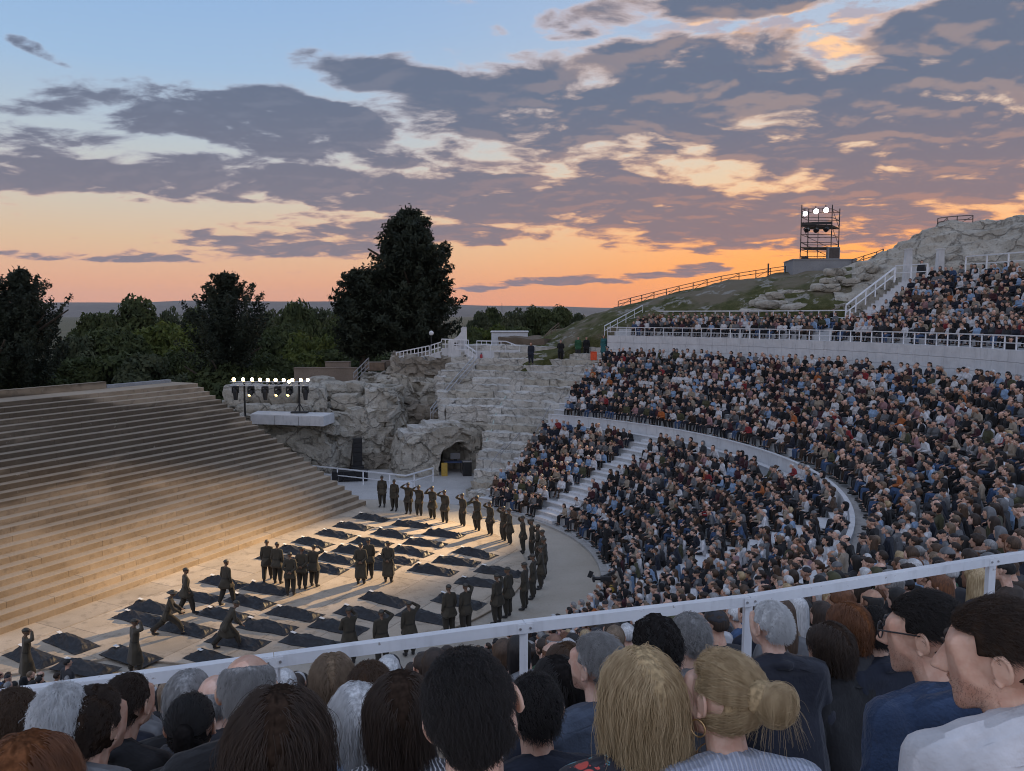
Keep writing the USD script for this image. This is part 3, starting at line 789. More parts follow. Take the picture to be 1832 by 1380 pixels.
crag('rock_wall', 'tall pale rock face behind the truss of stage lamps', ((405, 55.6), (585, 55.2), (600, 56.5), (690, 58.5), (712, 60.5), (700, 64), (560, 66), (400, 66)), -.3, 4.1, .38, 1.3, 61, sub=.42, lean=.02)
crag('rock_wall', 'smooth leaning rock slab face right of the speaker stack', ((655, 58.0), (700, 58.4), (722, 60.0), (728, 62.5), (690, 66), (640, 64)), -.3, 5.6, .26, 1.6, 62, sub=.42, lean=.10)
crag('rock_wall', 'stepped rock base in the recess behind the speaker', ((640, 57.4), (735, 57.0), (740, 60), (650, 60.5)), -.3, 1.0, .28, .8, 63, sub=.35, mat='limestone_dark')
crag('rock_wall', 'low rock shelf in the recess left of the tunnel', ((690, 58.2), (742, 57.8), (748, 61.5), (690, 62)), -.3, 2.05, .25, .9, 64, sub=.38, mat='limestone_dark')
crag('rock_wall', 'sloping brown rock bank under the white walkway fence', ((640, 66), (700, 64.0), (795, 63.0), (835, 62.5), (850, 66), (830, 72), (640, 74)), -.3, 6.0, .55, 1.6, 65, sub=.55, lean=.10)
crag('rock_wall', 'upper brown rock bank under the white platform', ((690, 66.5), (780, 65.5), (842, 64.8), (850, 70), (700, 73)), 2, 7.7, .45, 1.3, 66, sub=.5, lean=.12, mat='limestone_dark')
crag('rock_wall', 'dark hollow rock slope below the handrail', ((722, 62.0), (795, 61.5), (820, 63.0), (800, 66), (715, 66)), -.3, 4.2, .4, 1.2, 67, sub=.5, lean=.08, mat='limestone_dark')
# weathered boulders along the top of the tall face
for i, (px, py, y, s, sd) in enumerate(((428, 704, 59.5, (2.2, 2, 1.7), 1), (470, 706, 59.8, (2.6, 2, 1.6), 2), (512, 708, 59.0, (2.4, 2, 1.8), 3), (560, 712, 59.0, (2.2, 2, 2.0), 4), (598, 698, 60.5, (2.4, 2, 1.5), 5), (632, 696, 61.0, (2.0, 1.8, 1.3), 6), (665, 700, 61.5, (2.2, 2, 1.2), 7), (455, 733, 57.6, (2.6, 1.6, 1.0), 8), (520, 735, 57.6, (3.4, 1.6, 1.0), 9), (575, 685, 62.0, (2.0, 2, 1.1), 10), (690, 712, 61.0, (1.6, 1.6, 1.0), 11), (620, 718, 59.6, (2.4, 1.8, 1.3), 12), (540, 695, 61.5, (2.6, 2, 1.2), 13), (655, 722, 60.0, (2.2, 1.8, 1.2), 14))):
    boulder('boulder', ('rounded', 'broad', 'grey pitted', 'split', 'tall', 'small round', 'low', 'long low', 'long flat', 'back', 'small end', 'lumpy', 'far', 'right hand')[i] + ' weathered boulder ' + ('behind the left truss post', 'behind the hanging spotlights', 'behind the middle of the truss', 'right of the truss post', 'on the rock face right of the truss', 'on the right shoulder of the rock face', 'near the handrail side of the rock face', 'on the white lamp platform back edge', 'behind the lamp platform', 'at the back of the rock face', 'at the right end of the rock face', 'below the boulder row right of the truss', 'behind the truss lamps', 'above the leaning slab face')[i], px, py, y, s, 100 + sd, sub=3, amp=.16)

# tunnel mouth: a block with an arched hole
def tunnel():
    t = thing('rock_tunnel', 'rock mass with an arched tunnel mouth beside the bare steps', 'tunnel')
    L, R_ = on_z(722, 856), on_z(868, 846)
    ax = (R_ - L)[:2]; W = np.linalg.norm(ax); ax /= W; ay = np.array([-ax[1], ax[0]])
    def wp(a, b): return L[:2] + ax * a + ay * b
    arch_c, aw, ah = 3.72, 1.10, 1.25                                   # opening: centre, half width, spring height
    out = [(-.35, -.3), (-.2, 1.3), (.15, 2.5), (.9, 2.95), (1.9, 3.15), (2.9, 3.5), (4.2, 3.45), (5.2, 3.0), (5.6, 2.6), (5.7, -.3)]
    hole = [(arch_c - aw, -.5)] + [(arch_c - aw * math.cos(q), ah + 1.08 * math.sin(q)) for q in np.linspace(0, PI, 15)] + [(arch_c + aw, -.5)]
    face = Polygon(out).difference(Polygon(hole))
    m = trimesh.creation.extrude_polygon(face, 3.8, engine='earcut')
    m = m.subdivide_to_size(.27, max_iter=14); m.merge_vertices()
    v = np.array(m.vertices); m.vertices = np.array([(*wp(a, c), b) for a, b, c in v]); m.fix_normals()
    m = rough(m, .15, .9, 71, octaves=4, cells=.10, csize=.9); obj('rock_mass', m, M['limestone'], t)
    pts = [wp(arch_c - aw - .5, 3.3), wp(arch_c + aw + .5, 3.3), wp(arch_c + aw + .5, 3.7), wp(arch_c - aw - .5, 3.7)]
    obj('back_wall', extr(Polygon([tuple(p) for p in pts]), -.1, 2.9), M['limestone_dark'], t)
    top_ = [wp(-.1, .5), wp(4.6, .4), wp(4.8, 3.9), wp(0, 3.9)]
    for i, (a0, a1, z_) in enumerate(((.2, 1.8, 2.95), (.9, 2.7, 3.25), (2.0, 4.4, 3.5))):
        q = Polygon([tuple(wp(a, b)) for a, b in ((a0, .5 + .3 * i), (a1, .4 + .3 * i), (a1, 3.2), (a0, 3.2))])
        obj('ledge', rough(extr(q, z_ - .5, z_ + .1), .12, .5, 80 + i, sub=.4), M['limestone_steps'], t)
    return wp, arch_c


WP, ARC = tunnel()
def stand(name, label, cat, ab, parts, rz=0, group=None):
    p = WP(*ab); t = thing(name, label, cat, (p[0], p[1], 0.0), rz, group)
    for n, m, mt in parts: obj(n, m, M[mt] if isinstance(mt, str) else mt, t)
    return t


stand('equipment_case', 'upright black equipment case right of the tunnel mouth', 'case', (4.45, -.55), [('body', cbox(.62, .55, .95, .03, (0, 0, .51)), 'black_metal'), ('lid', cbox(.66, .59, .08, .02, (0, 0, 1.03)), 'steel'), ('wheel_rail', bx(-.3, .3, -.26, .26, 0, .03), 'steel_dark')], 8)
stand('folding_sign', 'yellow folding floor sign at the left of the tunnel mouth', 'sign', (2.9, -.1), [('front_panel', beam((0, -.20, 0), (0, -.04, .92), .42, .03, (0, 1, 0)), 'yellow'), ('rear_panel', beam((0, .20, 0), (0, .04, .92), .42, .03, (0, 1, 0)), 'yellow')], 10)
stand('work_table', 'blue topped work table inside the tunnel mouth', 'table', (3.75, .75), [('tabletop', bx(-.65, .65, -.35, .35, .78, .83), plain('table_blue', (.06, .10, .22), .5))] + [('leg', bx(x - .03, x + .03, y - .03, y + .03, 0, .78), 'steel_dark') for x in (-.58, .58) for y in (-.28, .28)], 8)
stand('monitor', 'grey flat panel standing on the table in the tunnel', 'panel', (4.0, 1.0), [('screen', bx(-.35, .35, -.02, .02, .95, 1.40), 'concrete'), ('foot', bx(-.12, .12, -.1, .1, .832, .95), 'black_metal')], 8)

# floor and rail in front of the recess
par = Polygon([tuple(on_z(x, y)[:2]) for x, y in ((575, 905), (575, 845), (700, 842), (760, 840), (850, 842), (882, 862), (880, 878), (800, 905))]).difference(Point(*O).buffer(13.2, 64))
tag(obj('passage_floor', extr(par.buffer(.4).difference(Point(*O).buffer(13.26, 64)).buffer(0), -.05, .012), M['pale_floor']), kind='structure')
Pq = [on_z(x, y) for x, y in ((560, 858), (727, 877), (775, 862))]
railing('railing', 'low white two bar rail turning a corner in front of the rock recess', Pq, .95, 6, w=.07, post_from=0)
pan = thing('floor_panel', 'pale panel leaning inside the corner of the low white rail', 'panel', on_z(716, 874))
obj('panel', beam((-.9, .2, .03), (-.9 + 1.7, .2, .03), .04, .9), M['tarp_white'], pan)

# loudspeaker stack
sp = thing('loudspeaker_stack', 'tall black line array loudspeaker stack in front of the rock face', 'loudspeaker', on_z(640, 843) + (0, .0, 0), 14)
for k in range(6):
    obj('cabinet', trimesh.convex.convex_hull(np.array([(x, y, z) for x in (-.33, .33) for y, z in ((-.25 - .012 * k, .42 + .34 * k), (.28, .42 + .34 * k), (-.25 - .012 * k, .745 + .34 * k), (.22, .745 + .34 * k))])), M['black_metal'], sp)
obj('base', cbox(.9, .8, .38, .03, (0, 0, .2)), M['black_metal'], sp)
obj('brace', cat_([rod((-.5, .5, .1), (-.3, .2, 2.1), .04), rod((-.55, .45, .1), (-.36, .1, 1.4), .03)]), M['steel_dark'], sp)
sb = thing('subwoofer', 'wide low black subwoofer box behind the white rail', 'loudspeaker', on_z(626, 862), 8)
obj('cabinet', cbox(2.4, .8, .72, .03, (0, .3, .38)), M['black_metal'], sb)
for x in (-.8, 0, .8): obj('grille', bx(x - .36, x + .36, -.115, -.102, .08, .68), M['glass_black'], sb)

# white lamp platform, and the truss with its lamps
pw = at_y(515, 742, 54.4); L0, L1 = at_y(448, 742, 54.8), at_y(578, 742, 53.6)
lp = thing('lamp_platform', 'white box platform carrying the lamp truss behind the stage stairs', 'platform')
zt_ = L0[2]
for i in range(3):
    a, b = L0 + (L1 - L0) * (i / 3 + .004), L0 + (L1 - L0) * ((i + 1) / 3 - .004)
    obj('front_board', beam((a[0], a[1], zt_ - .34), (b[0], b[1], zt_ - .34), .05, .64), M['white_paint'], lp)
dck = Polygon([tuple(L0[:2]), tuple(L1[:2]), tuple(L1[:2] + (.3, 2.0)), tuple(L0[:2] + (-.1, 2.0))])
obj('deck', extr(dck, zt_ - .02, zt_ + .03), M['white_paint'], lp)
obj('side_board', beam((L1[0] + .01, L1[1] + .05, zt_ - .34), (L1[0] + .3, L1[1] + 2.0, zt_ - .34), .05, .64), M['white_paint'], lp)
tr = thing('lamp_truss', 'aluminium lamp truss on two black posts behind the stage stairs', 'truss')
YT = 55.2
ta, tb = at_y(413, 690, YT), at_y(553, 690, YT); zT = ta[2]; tb[2] = zT
for dy in (-.15, .15):
    for dz in (0, .26):
        obj('chord', rod(ta + (0, dy, dz), tb + (0, dy, dz), .032, 8), M['aluminium'], tr)
n = 14
for k in range(n):
    p, q = ta + (tb - ta) * k / n, ta + (tb - ta) * (k + 1) / n
    obj('lacing', cat_([rod(p + (0, -.15, 0), q + (0, -.15, .26), .014, 5), rod(p + (0, .15, .26), q + (0, .15, 0), .014, 5)]), M['aluminium'], tr)
for px in (437, 535):
    p = at_y(px, 690, YT + .2); p[2] = zT
    obj('post', rod((p[0], p[1], zt_ - .6), (p[0], p[1], zT + .5), .07, 10), M['black_metal'], tr)
p = at_y(535, 742, YT)
obj('base', cat_([cbox(1.2, .5, .10, .02, (p[0], YT + .2, zt_ + .1)), rod((p[0] - .35, YT + .2, zt_ + .1), (p[0], YT + .2, zt_ + .75), .03), rod((p[0] + .35, YT + .2, zt_ + .1), (p[0], YT + .2, zt_ + .75), .03)]), M['black_metal'], tr)


def lathe(prof, n=16):
    return trimesh.creation.revolve(np.array(prof), sections=n)


def aim(m, d):
    """Turns a mesh whose axis is +z so that it points along d."""
    m = m.copy(); m.apply_transform(trimesh.geometry.align_vectors((0, 0, 1), np.asarray(d, float) / np.linalg.norm(d))); return m


ordn = ['first', 'second', 'third', 'fourth', 'fifth', 'sixth', 'seventh', 'eighth', 'ninth', 'tenth', 'eleventh']
for i, (px, py) in enumerate(((418, 679), (435, 679), (451, 679), (465, 679.5), (479, 680), (493, 680), (507.5, 680), (517, 683), (523, 680), (538, 680), (550.5, 680))):
    p = at_y(px, py, YT - .1)
    t = thing('truss_lamp', ordn[i] + ' glowing round lamp from the left along the top of the truss', 'lamp', p)
    d = (EYE - p) * (1, 1, .4) + np.array([-4, 0, -6])
    hs_ = obj('housing', aim(lathe([(0, -.26), (.07, -.25), (.11, -.12), (.135, .0), (.125, .0), (.10, -.10), (0, -.10)]), d), M['black_metal'], t)
    obj('lens', aim(T(trimesh.creation.icosphere(2, .118), (0, 0, -.02)), d), M['lamp_warm'], hs_)
    obj('yoke', beam((0, .1, -.3), (0, .1, -.05), .04), M['black_metal'], t)
for i, (px, py, lit_) in enumerate(((421, 703, 0), (449, 701, 1), (474, 705, 0), (497, 704, 2), (518, 702, 1), (546, 706, 0))):
    p = at_y(px, 694, YT); p[2] = zT - .04
    t = thing('hanging_spotlight', ordn[i] + (' lit black moving head spotlight' if lit_ else ' unlit black moving head spotlight') + ' under the truss, from the left', 'spotlight', p)
    L = .85 if not lit_ else .55
    obj('base', cbox(.42, .36, .16, .03, (0, 0, -.10)), M['black_metal'], t)
    obj('yoke', cat_([bx(-.24, -.19, -.08, .08, -.5, -.16), bx(.19, .24, -.08, .08, -.5, -.16)]), M['black_metal'], t)
    d = np.array([-.35, -.6, -.75]) if lit_ else np.array([.05, -.1, -1])
    h = aim(lathe([(0, -.26), (.15, -.24), (.19, -.05), (.17, .18), (.13, L - .3), (.115, L - .3), (.1, L - .34), (0, L - .34)]), d); h.apply_translation((0, 0, -.45)); hs_ = obj('head', h, M['black_metal'], t)
    if lit_:
        l = aim(T(trimesh.creation.icosphere(2, .105), (0, 0, L - .32)), d); l.apply_translation((0, 0, -.45)); obj('lens', l, M['lamp_amber'], hs_)


def spot(path, pos, target, col, intensity, cone, r=.12, soft=.5):
    s = UsdLux.SphereLight.Define(stage, path); s.CreateRadiusAttr(r); s.CreateNormalizeAttr(True); s.CreateIntensityAttr(intensity); s.CreateColorAttr(col)
    sh = UsdLux.ShapingAPI.Apply(s.GetPrim()); sh.CreateShapingConeAngleAttr(cone); sh.CreateShapingConeSoftnessAttr(soft)
    d = np.asarray(target, float) - np.asarray(pos, float); d /= np.linalg.norm(d)
    q = Gf.Rotation(Gf.Vec3d(0, 0, -1), Gf.Vec3d(*d)).GetQuat()
    s.AddTranslateOp().Set(Gf.Vec3d(*map(float, pos))); s.AddOrientOp(UsdGeom.XformOp.PrecisionFloat).Set(Gf.Quatf(q)); return s


# ------------------------------------------------------------------ lighting tower on the ridge
YB = 66.0
bl, br = at_y(1418, 489, YB), at_y(1532, 489, YB)
tb_ = thing('concrete_plinth', 'grey rendered block base under the scaffold lighting tower', 'base')
zb, zt2 = bl[2] - .8, at_y(1470, 463.5, YB)[2]
pts = [bl[:2], br[:2], br[:2] + (.9, 3.6), bl[:2] + (.5, 3.6)]
m = extr(Polygon([tuple(p) for p in pts]), zb, zt2 - .08); obj('block', m, M['concrete'], tb_)
obj('capping', extr(Polygon([tuple(p) for p in pts]).buffer(.05, join_style=2), zt2 - .078, zt2), M['concrete'], tb_)
tw_ = thing('lighting_tower', 'scaffold lighting tower standing on the grey block against the sunset', 'tower')
xs = [at_y(px, 463, YB + .5)[0] for px in (1431.5, 1462, 1486, 1519.5)]
zs = lambda py: at_y(1470, py, YB + .5)[2]
z_top, z_b = zs(370), zt2
front_y, back_y = YB + .5, YB + 2.8
FRONT = [(xs[0], front_y), (xs[2], front_y)]; 
corners = [(xs[0], front_y), (xs[2] + .0, front_y), (xs[3], back_y), (xs[0] + 1.45, back_y)]
for (x, y) in corners: obj('upright', rod((x, y, z_b), (x, y, z_top + .15), .045, 8), M['steel_dark'], tw_)
obj('upright', rod((xs[1], front_y, z_b), (xs[1], front_y, z_top - .1), .03, 8), M['steel_dark'], tw_)
for py in (374, 389, 403, 420, 434, 447, 459):
    z = zs(py)
    for i in range(4):
        a, b = corners[i], corners[(i + 1) % 4]
        obj('ledger', rod((*a, z), (*b, z), .028, 6), M['steel_dark'], tw_)
for za, zb_, i in ((434, 461, 0), (405, 434, 1), (374, 403, 1), (447, 420, 2), (461, 434, 1), (420, 403, 3)):
    a, b = corners[i], corners[(i + 1) % 4]
    obj('brace', rod((*a, zs(za)), (*b, zs(zb_)), .022, 6), M['steel_dark'], tw_)
for py in (403, 442):
    q = Polygon(corners).buffer(-.03); obj('deck', extr(q, zs(py) - .10, zs(py)), M['wood_brown'], tw_)
obj('lamp_bar', cat_([beam((xs[0], front_y - .08, zs(401)), (xs[2], front_y - .08, zs(399)), .09, .22), beam((xs[0], front_y - .08, zs(405)), (xs[2], front_y - .08, zs(405)), .08, .08)]), M['black_metal'], tw_)
cs = thing('control_cabinet', 'grey cabinet on the tower base at the foot of the scaffold', 'cabinet', (at_y(1493, 463, YB)[0], YB + .35, zt2))
obj('body', cbox(.98, .5, .98, .02, (0, 0, .5)), M['concrete'], cs); obj('door', bx(-.42, .42, -.262, -.252, .08, .92), M['steel_dark'], cs)
cs2 = thing('small_case', 'small dark case lying on the tower base left of the cabinet', 'case', (at_y(1442, 463, YB)[0], YB + .3, zt2))
obj('body', cbox(.5, .4, .2, .04, (0, 0, .1)), M['black_metal'], cs2)
aimp = np.array([-14.5, 41, .5])
for i, (px, py) in enumerate(((1440.5, 382.5), (1460, 378.5), (1478, 376.5))):
    p = at_y(px, py, YB + .3)
    t = thing('tower_lamp', ('left', 'middle', 'right')[i] + ' lit white floodlight in the top bay of the lighting tower', 'lamp', p)
    d = EYE - p
    hs_ = obj('housing', aim(lathe([(0, -.45), (.12, -.43), (.2, -.2), (.235, .02), (.22, .02), (.18, -.14), (0, -.14)]), d), M['black_metal'], t)
    obj('lens', aim(T(trimesh.creation.icosphere(2, .205 if i else .165), (0, 0, -.06)), d), M['lamp_cold'], hs_)
    obj('bracket', cat_([beam((0, .1, .15), (0, .1, .45), .05), bx(-.25, -.21, -.05, .15, -.1, .2), bx(.21, .25, -.05, .15, -.1, .2)]), M['black_metal'], t)
for i, (px, py) in enumerate(((1444, 411.5), (1460.5, 412), (1478.5, 410.5))):
    p = at_y(px, py, YB + .3)
    t = thing('tower_spotlight', ('left', 'middle', 'right')[i] + ' unlit black spotlight under the middle deck of the tower', 'spotlight', p)
    d = (-.5, -.75, -.45)
    obj('housing', aim(lathe([(0, -.35), (.14, -.33), (.19, -.05), (.18, .2), (.15, .2), (.14, .1), (0, .1)]), d), M['black_metal'], t)
    obj('bracket', cat_([beam((0, .05, .1), (0, .05, .42), .05), bx(-.23, -.19, -.05, .1, -.1, .15), bx(.19, .23, -.05, .1, -.1, .15)]), M['black_metal'], t)

# ------------------------------------------------------------------ white walkway fence, platform and things behind
YF = 67.0
def W(px, py, y=YF): return at_y(px, py, y)
fpts = [W(709, 660, 68), W(790, 645, 67), W(843, 636, 66)]
wf = thing('walkway_fence', 'white fence of square openings over boards above the brown rock bank', 'fence')
for (pa, ta_), (pb, tb__) in (((709, 631), (768, 619)), ((771, 618), (790, 612)), ((790, 607), (838, 609)),):
    ya, yb = np.interp([pa, pb], [709, 843], [68, 66])
    a, b = at_y(pa, ta_, ya), at_y(pb, tb__, yb); n = max(3, int((pb - pa) / 6.5))
    for lv in (0, -.42, -.80): obj('rail', beam(a + (0, 0, lv), b + (0, 0, lv), .07, .09), M['rail_paint'], wf)
    for k in range(n + 1): obj('post', beam(a + (b - a) * k / n + (0, 0, -.82), a + (b - a) * k / n, .07, .10, (0, 1, 0)), M['rail_paint'], wf)
    for k in range(max(2, n // 2)):
        m_ = max(2, n // 2); q, r2 = a + (b - a) * (k / m_ + .004), a + (b - a) * ((k + 1) / m_ - .004)
        obj('board', beam(q + (0, .01, -1.5), r2 + (0, .01, -1.5), .06, 1.32), M['white_paint'], wf)
sc = thing('scroll_gable', 'white panel with a curved scroll top at the end of the walkway fence', 'gable', at_y(822, 622, 66.4))
prof = [(-.95, -.9), (-.95, .55), (-.85, .60), (-.45, .75), (-.1, 1.0), (.15, 1.35), (.12, 1.62), (.3, 1.75), (.62, 1.75), (.66, -.9)]
m = trimesh.creation.extrude_polygon(Polygon(prof).difference(sbox(-.45, .12, -.1, .42)), .12, engine='earcut'); v = np.array(m.vertices); m.vertices = v[:, [0, 2, 1]] * (1, 1, 1); m.fix_normals()
obj('panel', m, M['white_paint'], sc)
obj('window', bx(-.44, -.11, .05, .08, .125, .415), M['black_metal'], sc)
pf = thing('white_platform', 'white railed platform on legs above the bare rock steps', 'platform')
A_, B_ = at_y(853, 651, 65.0), at_y(930, 649, 65.5)
zP = A_[2]
q = Polygon([tuple(A_[:2]), tuple(B_[:2]), tuple(B_[:2] + (.2, 2.6)), tuple(A_[:2] + (0, 2.6))])
obj('deck', extr(q, zP - .12, zP), M['white_paint'], pf)
obj('front_board', beam(A_ + (0, -.05, .55), B_ + (0, -.05, .55), .04, 1.05), M['white_paint'], pf)
back = [at_y(853, 610, 67), at_y(905, 611, 67), at_y(945, 626, 66.2)]
for lv in (0, -.45, -.85): obj('rail', cat_([beam(a + (0, 0, lv), b + (0, 0, lv), .07, .08) for a, b in zip(back, back[1:])]), M['rail_paint'], pf)
for a, b, n in ((back[0], back[1], 6), (back[1], back[2], 4)):
    for k in range(n + 1): 
        p = a + (b - a) * k / n; obj('post', beam((p[0], p[1], zP), p, .06, .06, (0, 1, 0)), M['rail_paint'], pf)
for px in (853, 878, 905, 930):
    p = at_y(px, 650, 65.0 + .006 * (px - 853)); obj('leg', beam((p[0], p[1] - .1, zP - 1.1), (p[0], p[1] - .1, zP - .13), .06, .06, (0, 1, 0)), M['rail_paint'], pf)
    obj('post', beam((p[0], p[1] - .1, zP), (p[0], p[1] - .1, zP + 1.55), .05, .05, (0, 1, 0)), M['rail_paint'], pf)
obj('rail', beam(A_ + (0, -.1, -.75), B_ + (0, -.1, -.75), .06), M['rail_paint'], pf)
ex = thing('wall_extinguisher', 'small red extinguisher on the white platform board', 'extinguisher', at_y(861, 638, 64.85))
obj('cylinder', lathe([(0, -.28), (.10, -.28), (.11, .1), (.05, .2), (0, .2)], 12), plain('signal_red', (.42, .05, .06), .4), ex); obj('valve', cat_([rod((0, 0, .2), (0, 0, .28), .03), bx(-.05, .09, -.02, .02, .27, .31)]), M['black_metal'], ex)
sl = [at_y(832, 617, 65.4), at_y(852, 630, 64.6)]
railing('railing', 'white sloping board rail joining the fence to the platform', [sl[0] - (0, 0, 1.3), sl[1] - (0, 0, 1.3)], 1.3, 4, w=.08, panel=(.15, 1.0))
hrail = [at_y(843, 655, 63.5), at_y(812, 690, 61.5), at_y(768, 748, 59.5)]
for i, dxx in enumerate((0, 8)):
    railing('railing', ('left', 'right')[i] + ' thin steel stair handrail running down the rocks from the white platform', [at_y(847 + dxx, 656, 63.4), at_y(815 + dxx, 692, 61.2), at_y(770 + dxx * .6, 750, 58.8)], .75, 7, w=.05, mat='aluminium')
for i, pp in enumerate((((1028, 690, 60.0), (1000, 735, 56.5)), ((985, 745, 55.5), (955, 800, 51.5)), ((1060, 655, 62.0), (1035, 690, 59.5)), ((930, 795, 52.5), (895, 835, 50)), ((880, 850, 48.5), (905, 815, 51)))):
    a, b = [at_y(*q) for q in pp]
    railing('railing', ('upper', 'middle', 'topmost', 'lower', 'lowest')[i] + ' thin dark handrail on the bare steps beside the audience', [a, b], .8, 3, w=.035, mat='steel', levels=(1.0,))

# posts, containers and clutter behind the platform
lpst = thing('street_lamp', 'small globe lamp on a thin dark post above the walkway fence', 'street lamp', at_y(772, 640, 69))
obj('post', rod((0, 0, 0), (0, 0, 1.95), .045), M['black_metal'], lpst); obj('globe', T(trimesh.creation.icosphere(3, .21), (0, 0, 2.15)), plain('globe_white', (.75, .75, .76), .25), lpst); obj('collar', lathe([(0, 1.9), (.1, 1.92), (.12, 2.0), (0, 2.0)]), M['black_metal'], lpst)
ct = thing('white_container', 'pale blue white cabin roof behind the white platform', 'cabin', at_y(908, 611, 74))
obj('body', cbox(3.4, 2.4, 1.5, .05, (.2, 0, .1)), M['tarp_white'], ct); obj('roof', cbox(3.6, 2.6, .12, .04, (.2, 0, .92)), M['white_paint'], ct); obj('door', bx(-.9, -.2, -1.215, -1.2, -.6, .6), M['tarp_white'], ct)
bw = thing('brown_bank', 'low brown earth bank between the cabin and the grass hill', 'bank')
m = extr(Polygon([tuple(at_y(px, 600, y)[:2]) for px, y in ((893, 70.5), (975, 66), (1000, 69), (965, 76), (890, 76))]), 6.5, 9.35); obj('earth', rough(m, .25, 1.2, 5, sub=.6), M['earth'], bw)
brw = thing('brown_wall', 'low brown stone wall behind the boulders right of the truss', 'wall')
a, b = at_y(527, 672, 68), at_y(640, 672, 68)
obj('wall', rough(beam(a, b, .4, 1.3), .03, .5, 6, sub=.5), M['brown_wall'], brw); obj('coping', beam(a + (0, 0, .68), b + (0, 0, .68), .5, .08), M['brown_wall'], brw)
for i, (px, py, y, s, lb) in enumerate(((672, 656, 69, (1.7, .8, .7), 'low wooden crate box by the foot of the tall pine'), (605, 656, 71, (2.2, .8, .8), 'low earthen coloured bench block behind the brown wall'), (692, 652, 70, (.9, .5, .6), 'small pale crate left of the white walkway fence'))):
    t = thing('garden_box', lb, 'box', at_y(px, py, y)); obj('body', cbox(*s, .03), M['wood_brown'] if i == 0 else M['brown_wall'], t); obj('lid', cbox(s[0] + .06, s[1] + .06, .06, .02, (0, 0, s[2] / 2 + .032)), M['brown_wall'], t)
sg = [at_y(633, 690, 63.5), at_y(660, 662, 65.5)]
railing('railing', 'pale timber stair rail by the foot of the tall pine', [sg[0], sg[1]], 1.0, 5, w=.06, mat='steel', levels=(1.0, .6, .25))
railing('fence', 'thin timber fence climbing the slope right of the white platform', [at_y(950, 640, 68.5), at_y(985, 600, 70), at_y(1000, 588, 71)], .5, 8, w=.05, mat='wood_brown', cat='fence')
ob = thing('orange_box', 'bright orange square box beside the standing stewards', 'box', at_y(1062, 640, 61.0)); obj('body', cbox(.48, .4, .62, .03, (0, 0, .1)), M['orange'], ob); obj('lid', cbox(.5, .42, .05, .02, (0, 0, .435)), M['orange'], ob)
bn = thing('litter_bin', 'small dark bin standing on the bare rock steps', 'bin', at_y(811, 735, 58.6)); obj('body', lathe([(0, 0), (.16, 0), (.2, .6), (.17, .6), (.15, .05), (0, .05)]), M['steel_dark'], bn); obj('rim', lathe([(.19, .585), (.22, .585), (.22, .63), (.19, .63), (.19, .585)]), M['black_metal'], bn)
hs = thing('garden_hose', 'pale hose lying down the bare rock steps', 'hose')
hp = [at_y(px, py, y) + (0, 0, .25) for px, py, y in ((905, 715, 58.5), (893, 735, 57.2), (885, 752, 56), (880, 775, 54.5), (868, 800, 52.8))]
obj('hose_line', cat_([rod(p, q, .05, 6) for p, q in zip(hp, hp[1:])]), plain('hose_grey', (.42, .5, .46), .5), hs)

# ------------------------------------------------------------------ trees
def leaf_quads(P, N_, size, rng, elong=1.0):
    """One small kite of two triangles at every point, turned at random about the direction N_."""
    n = len(P); r1 = rng.normal(size=(n, 3)); r1 = r1 / np.linalg.norm(r1, axis=1, keepdims=True) * .8 + N_; r1 /= np.linalg.norm(r1, axis=1, keepdims=True) + 1e-9
    r2 = rng.normal(size=(n, 3)); u = np.cross(r1, r2); u /= np.linalg.norm(u, axis=1, keepdims=True) + 1e-9; w = np.cross(r1, u)
    s = (size * rng.uniform(.6, 1.35, n))[:, None]
    v = np.stack([P - u * s * elong, P + w * s * .55, P + u * s * elong, P - w * s * .55], 1).reshape(-1, 3)
    b = np.arange(n)[:, None] * 4; f = np.vstack([b + [0, 1, 2], b + [0, 2, 3]])
    return trimesh.Trimesh(v, f, process=False)


def trunk(h, r, seed, limbs=5, top=.75):
    g = np.random.default_rng(seed); parts = []
    pts = [np.array([0, 0, -.5])]
    for k in range(1, 6): pts.append(np.array([g.normal(0, .02 * h), g.normal(0, .02 * h), h * top * k / 5]))
    for k in range(5):
        m = m3.Manifold.hull(m3.Manifold.sphere(r * (1 - .14 * k), 8).translate(pts[k]) + m3.Manifold.sphere(r * (1 - .14 * (k + 1)), 8).translate(pts[k + 1])); parts.append(m)
    for k in range(limbs):
        i = g.integers(1, 5); a = g.uniform(0, 2 * PI); q = pts[i] + np.array([math.cos(a), math.sin(a), g.uniform(.4, 1.0)]) * h * g.uniform(.18, .30)
        parts.append(m3.Manifold.hull(m3.Manifold.sphere(r * .45, 7).translate(pts[i]) + m3.Manifold.sphere(r * .16, 7).translate(q)))
    a = m3.Manifold.batch_boolean(parts, m3.OpType.Add).to_mesh(); return trimesh.Trimesh(a.vert_properties[:, :3], a.tri_verts)


def crown_broad(h, w, seed, n=5200, size=.17):
    g = np.random.default_rng(seed); P, N_ = [], []
    L = 15
    for k in range(L):
        a, t = g.uniform(0, 2 * PI), g.uniform(-.1, 1)
        rad = w * .5 * math.sqrt(max(0.05, 1 - (max(t, 0)) ** 2)) * g.uniform(.35, .85)
        c = np.array([rad * math.cos(a), rad * math.sin(a), h * (.52 + .36 * t)]); R = w * g.uniform(.17, .27)
        m = n // L; d = g.normal(size=(m, 3)); d /= np.linalg.norm(d, axis=1, keepdims=True)
        d[:, 2] = np.where(d[:, 2] < -.35, -d[:, 2], d[:, 2])
        rr_ = R * (1 - .28 * g.random(m) ** 2) * (1 + .5 * (meshkit.noise(d * 2.2 + seed + k) - .5))
        P.append(c + d * rr_[:, None] * (1, 1, .8)); N_.append(d)
    return leaf_quads(np.vstack(P), np.vstack(N_), size, g, 1.2)


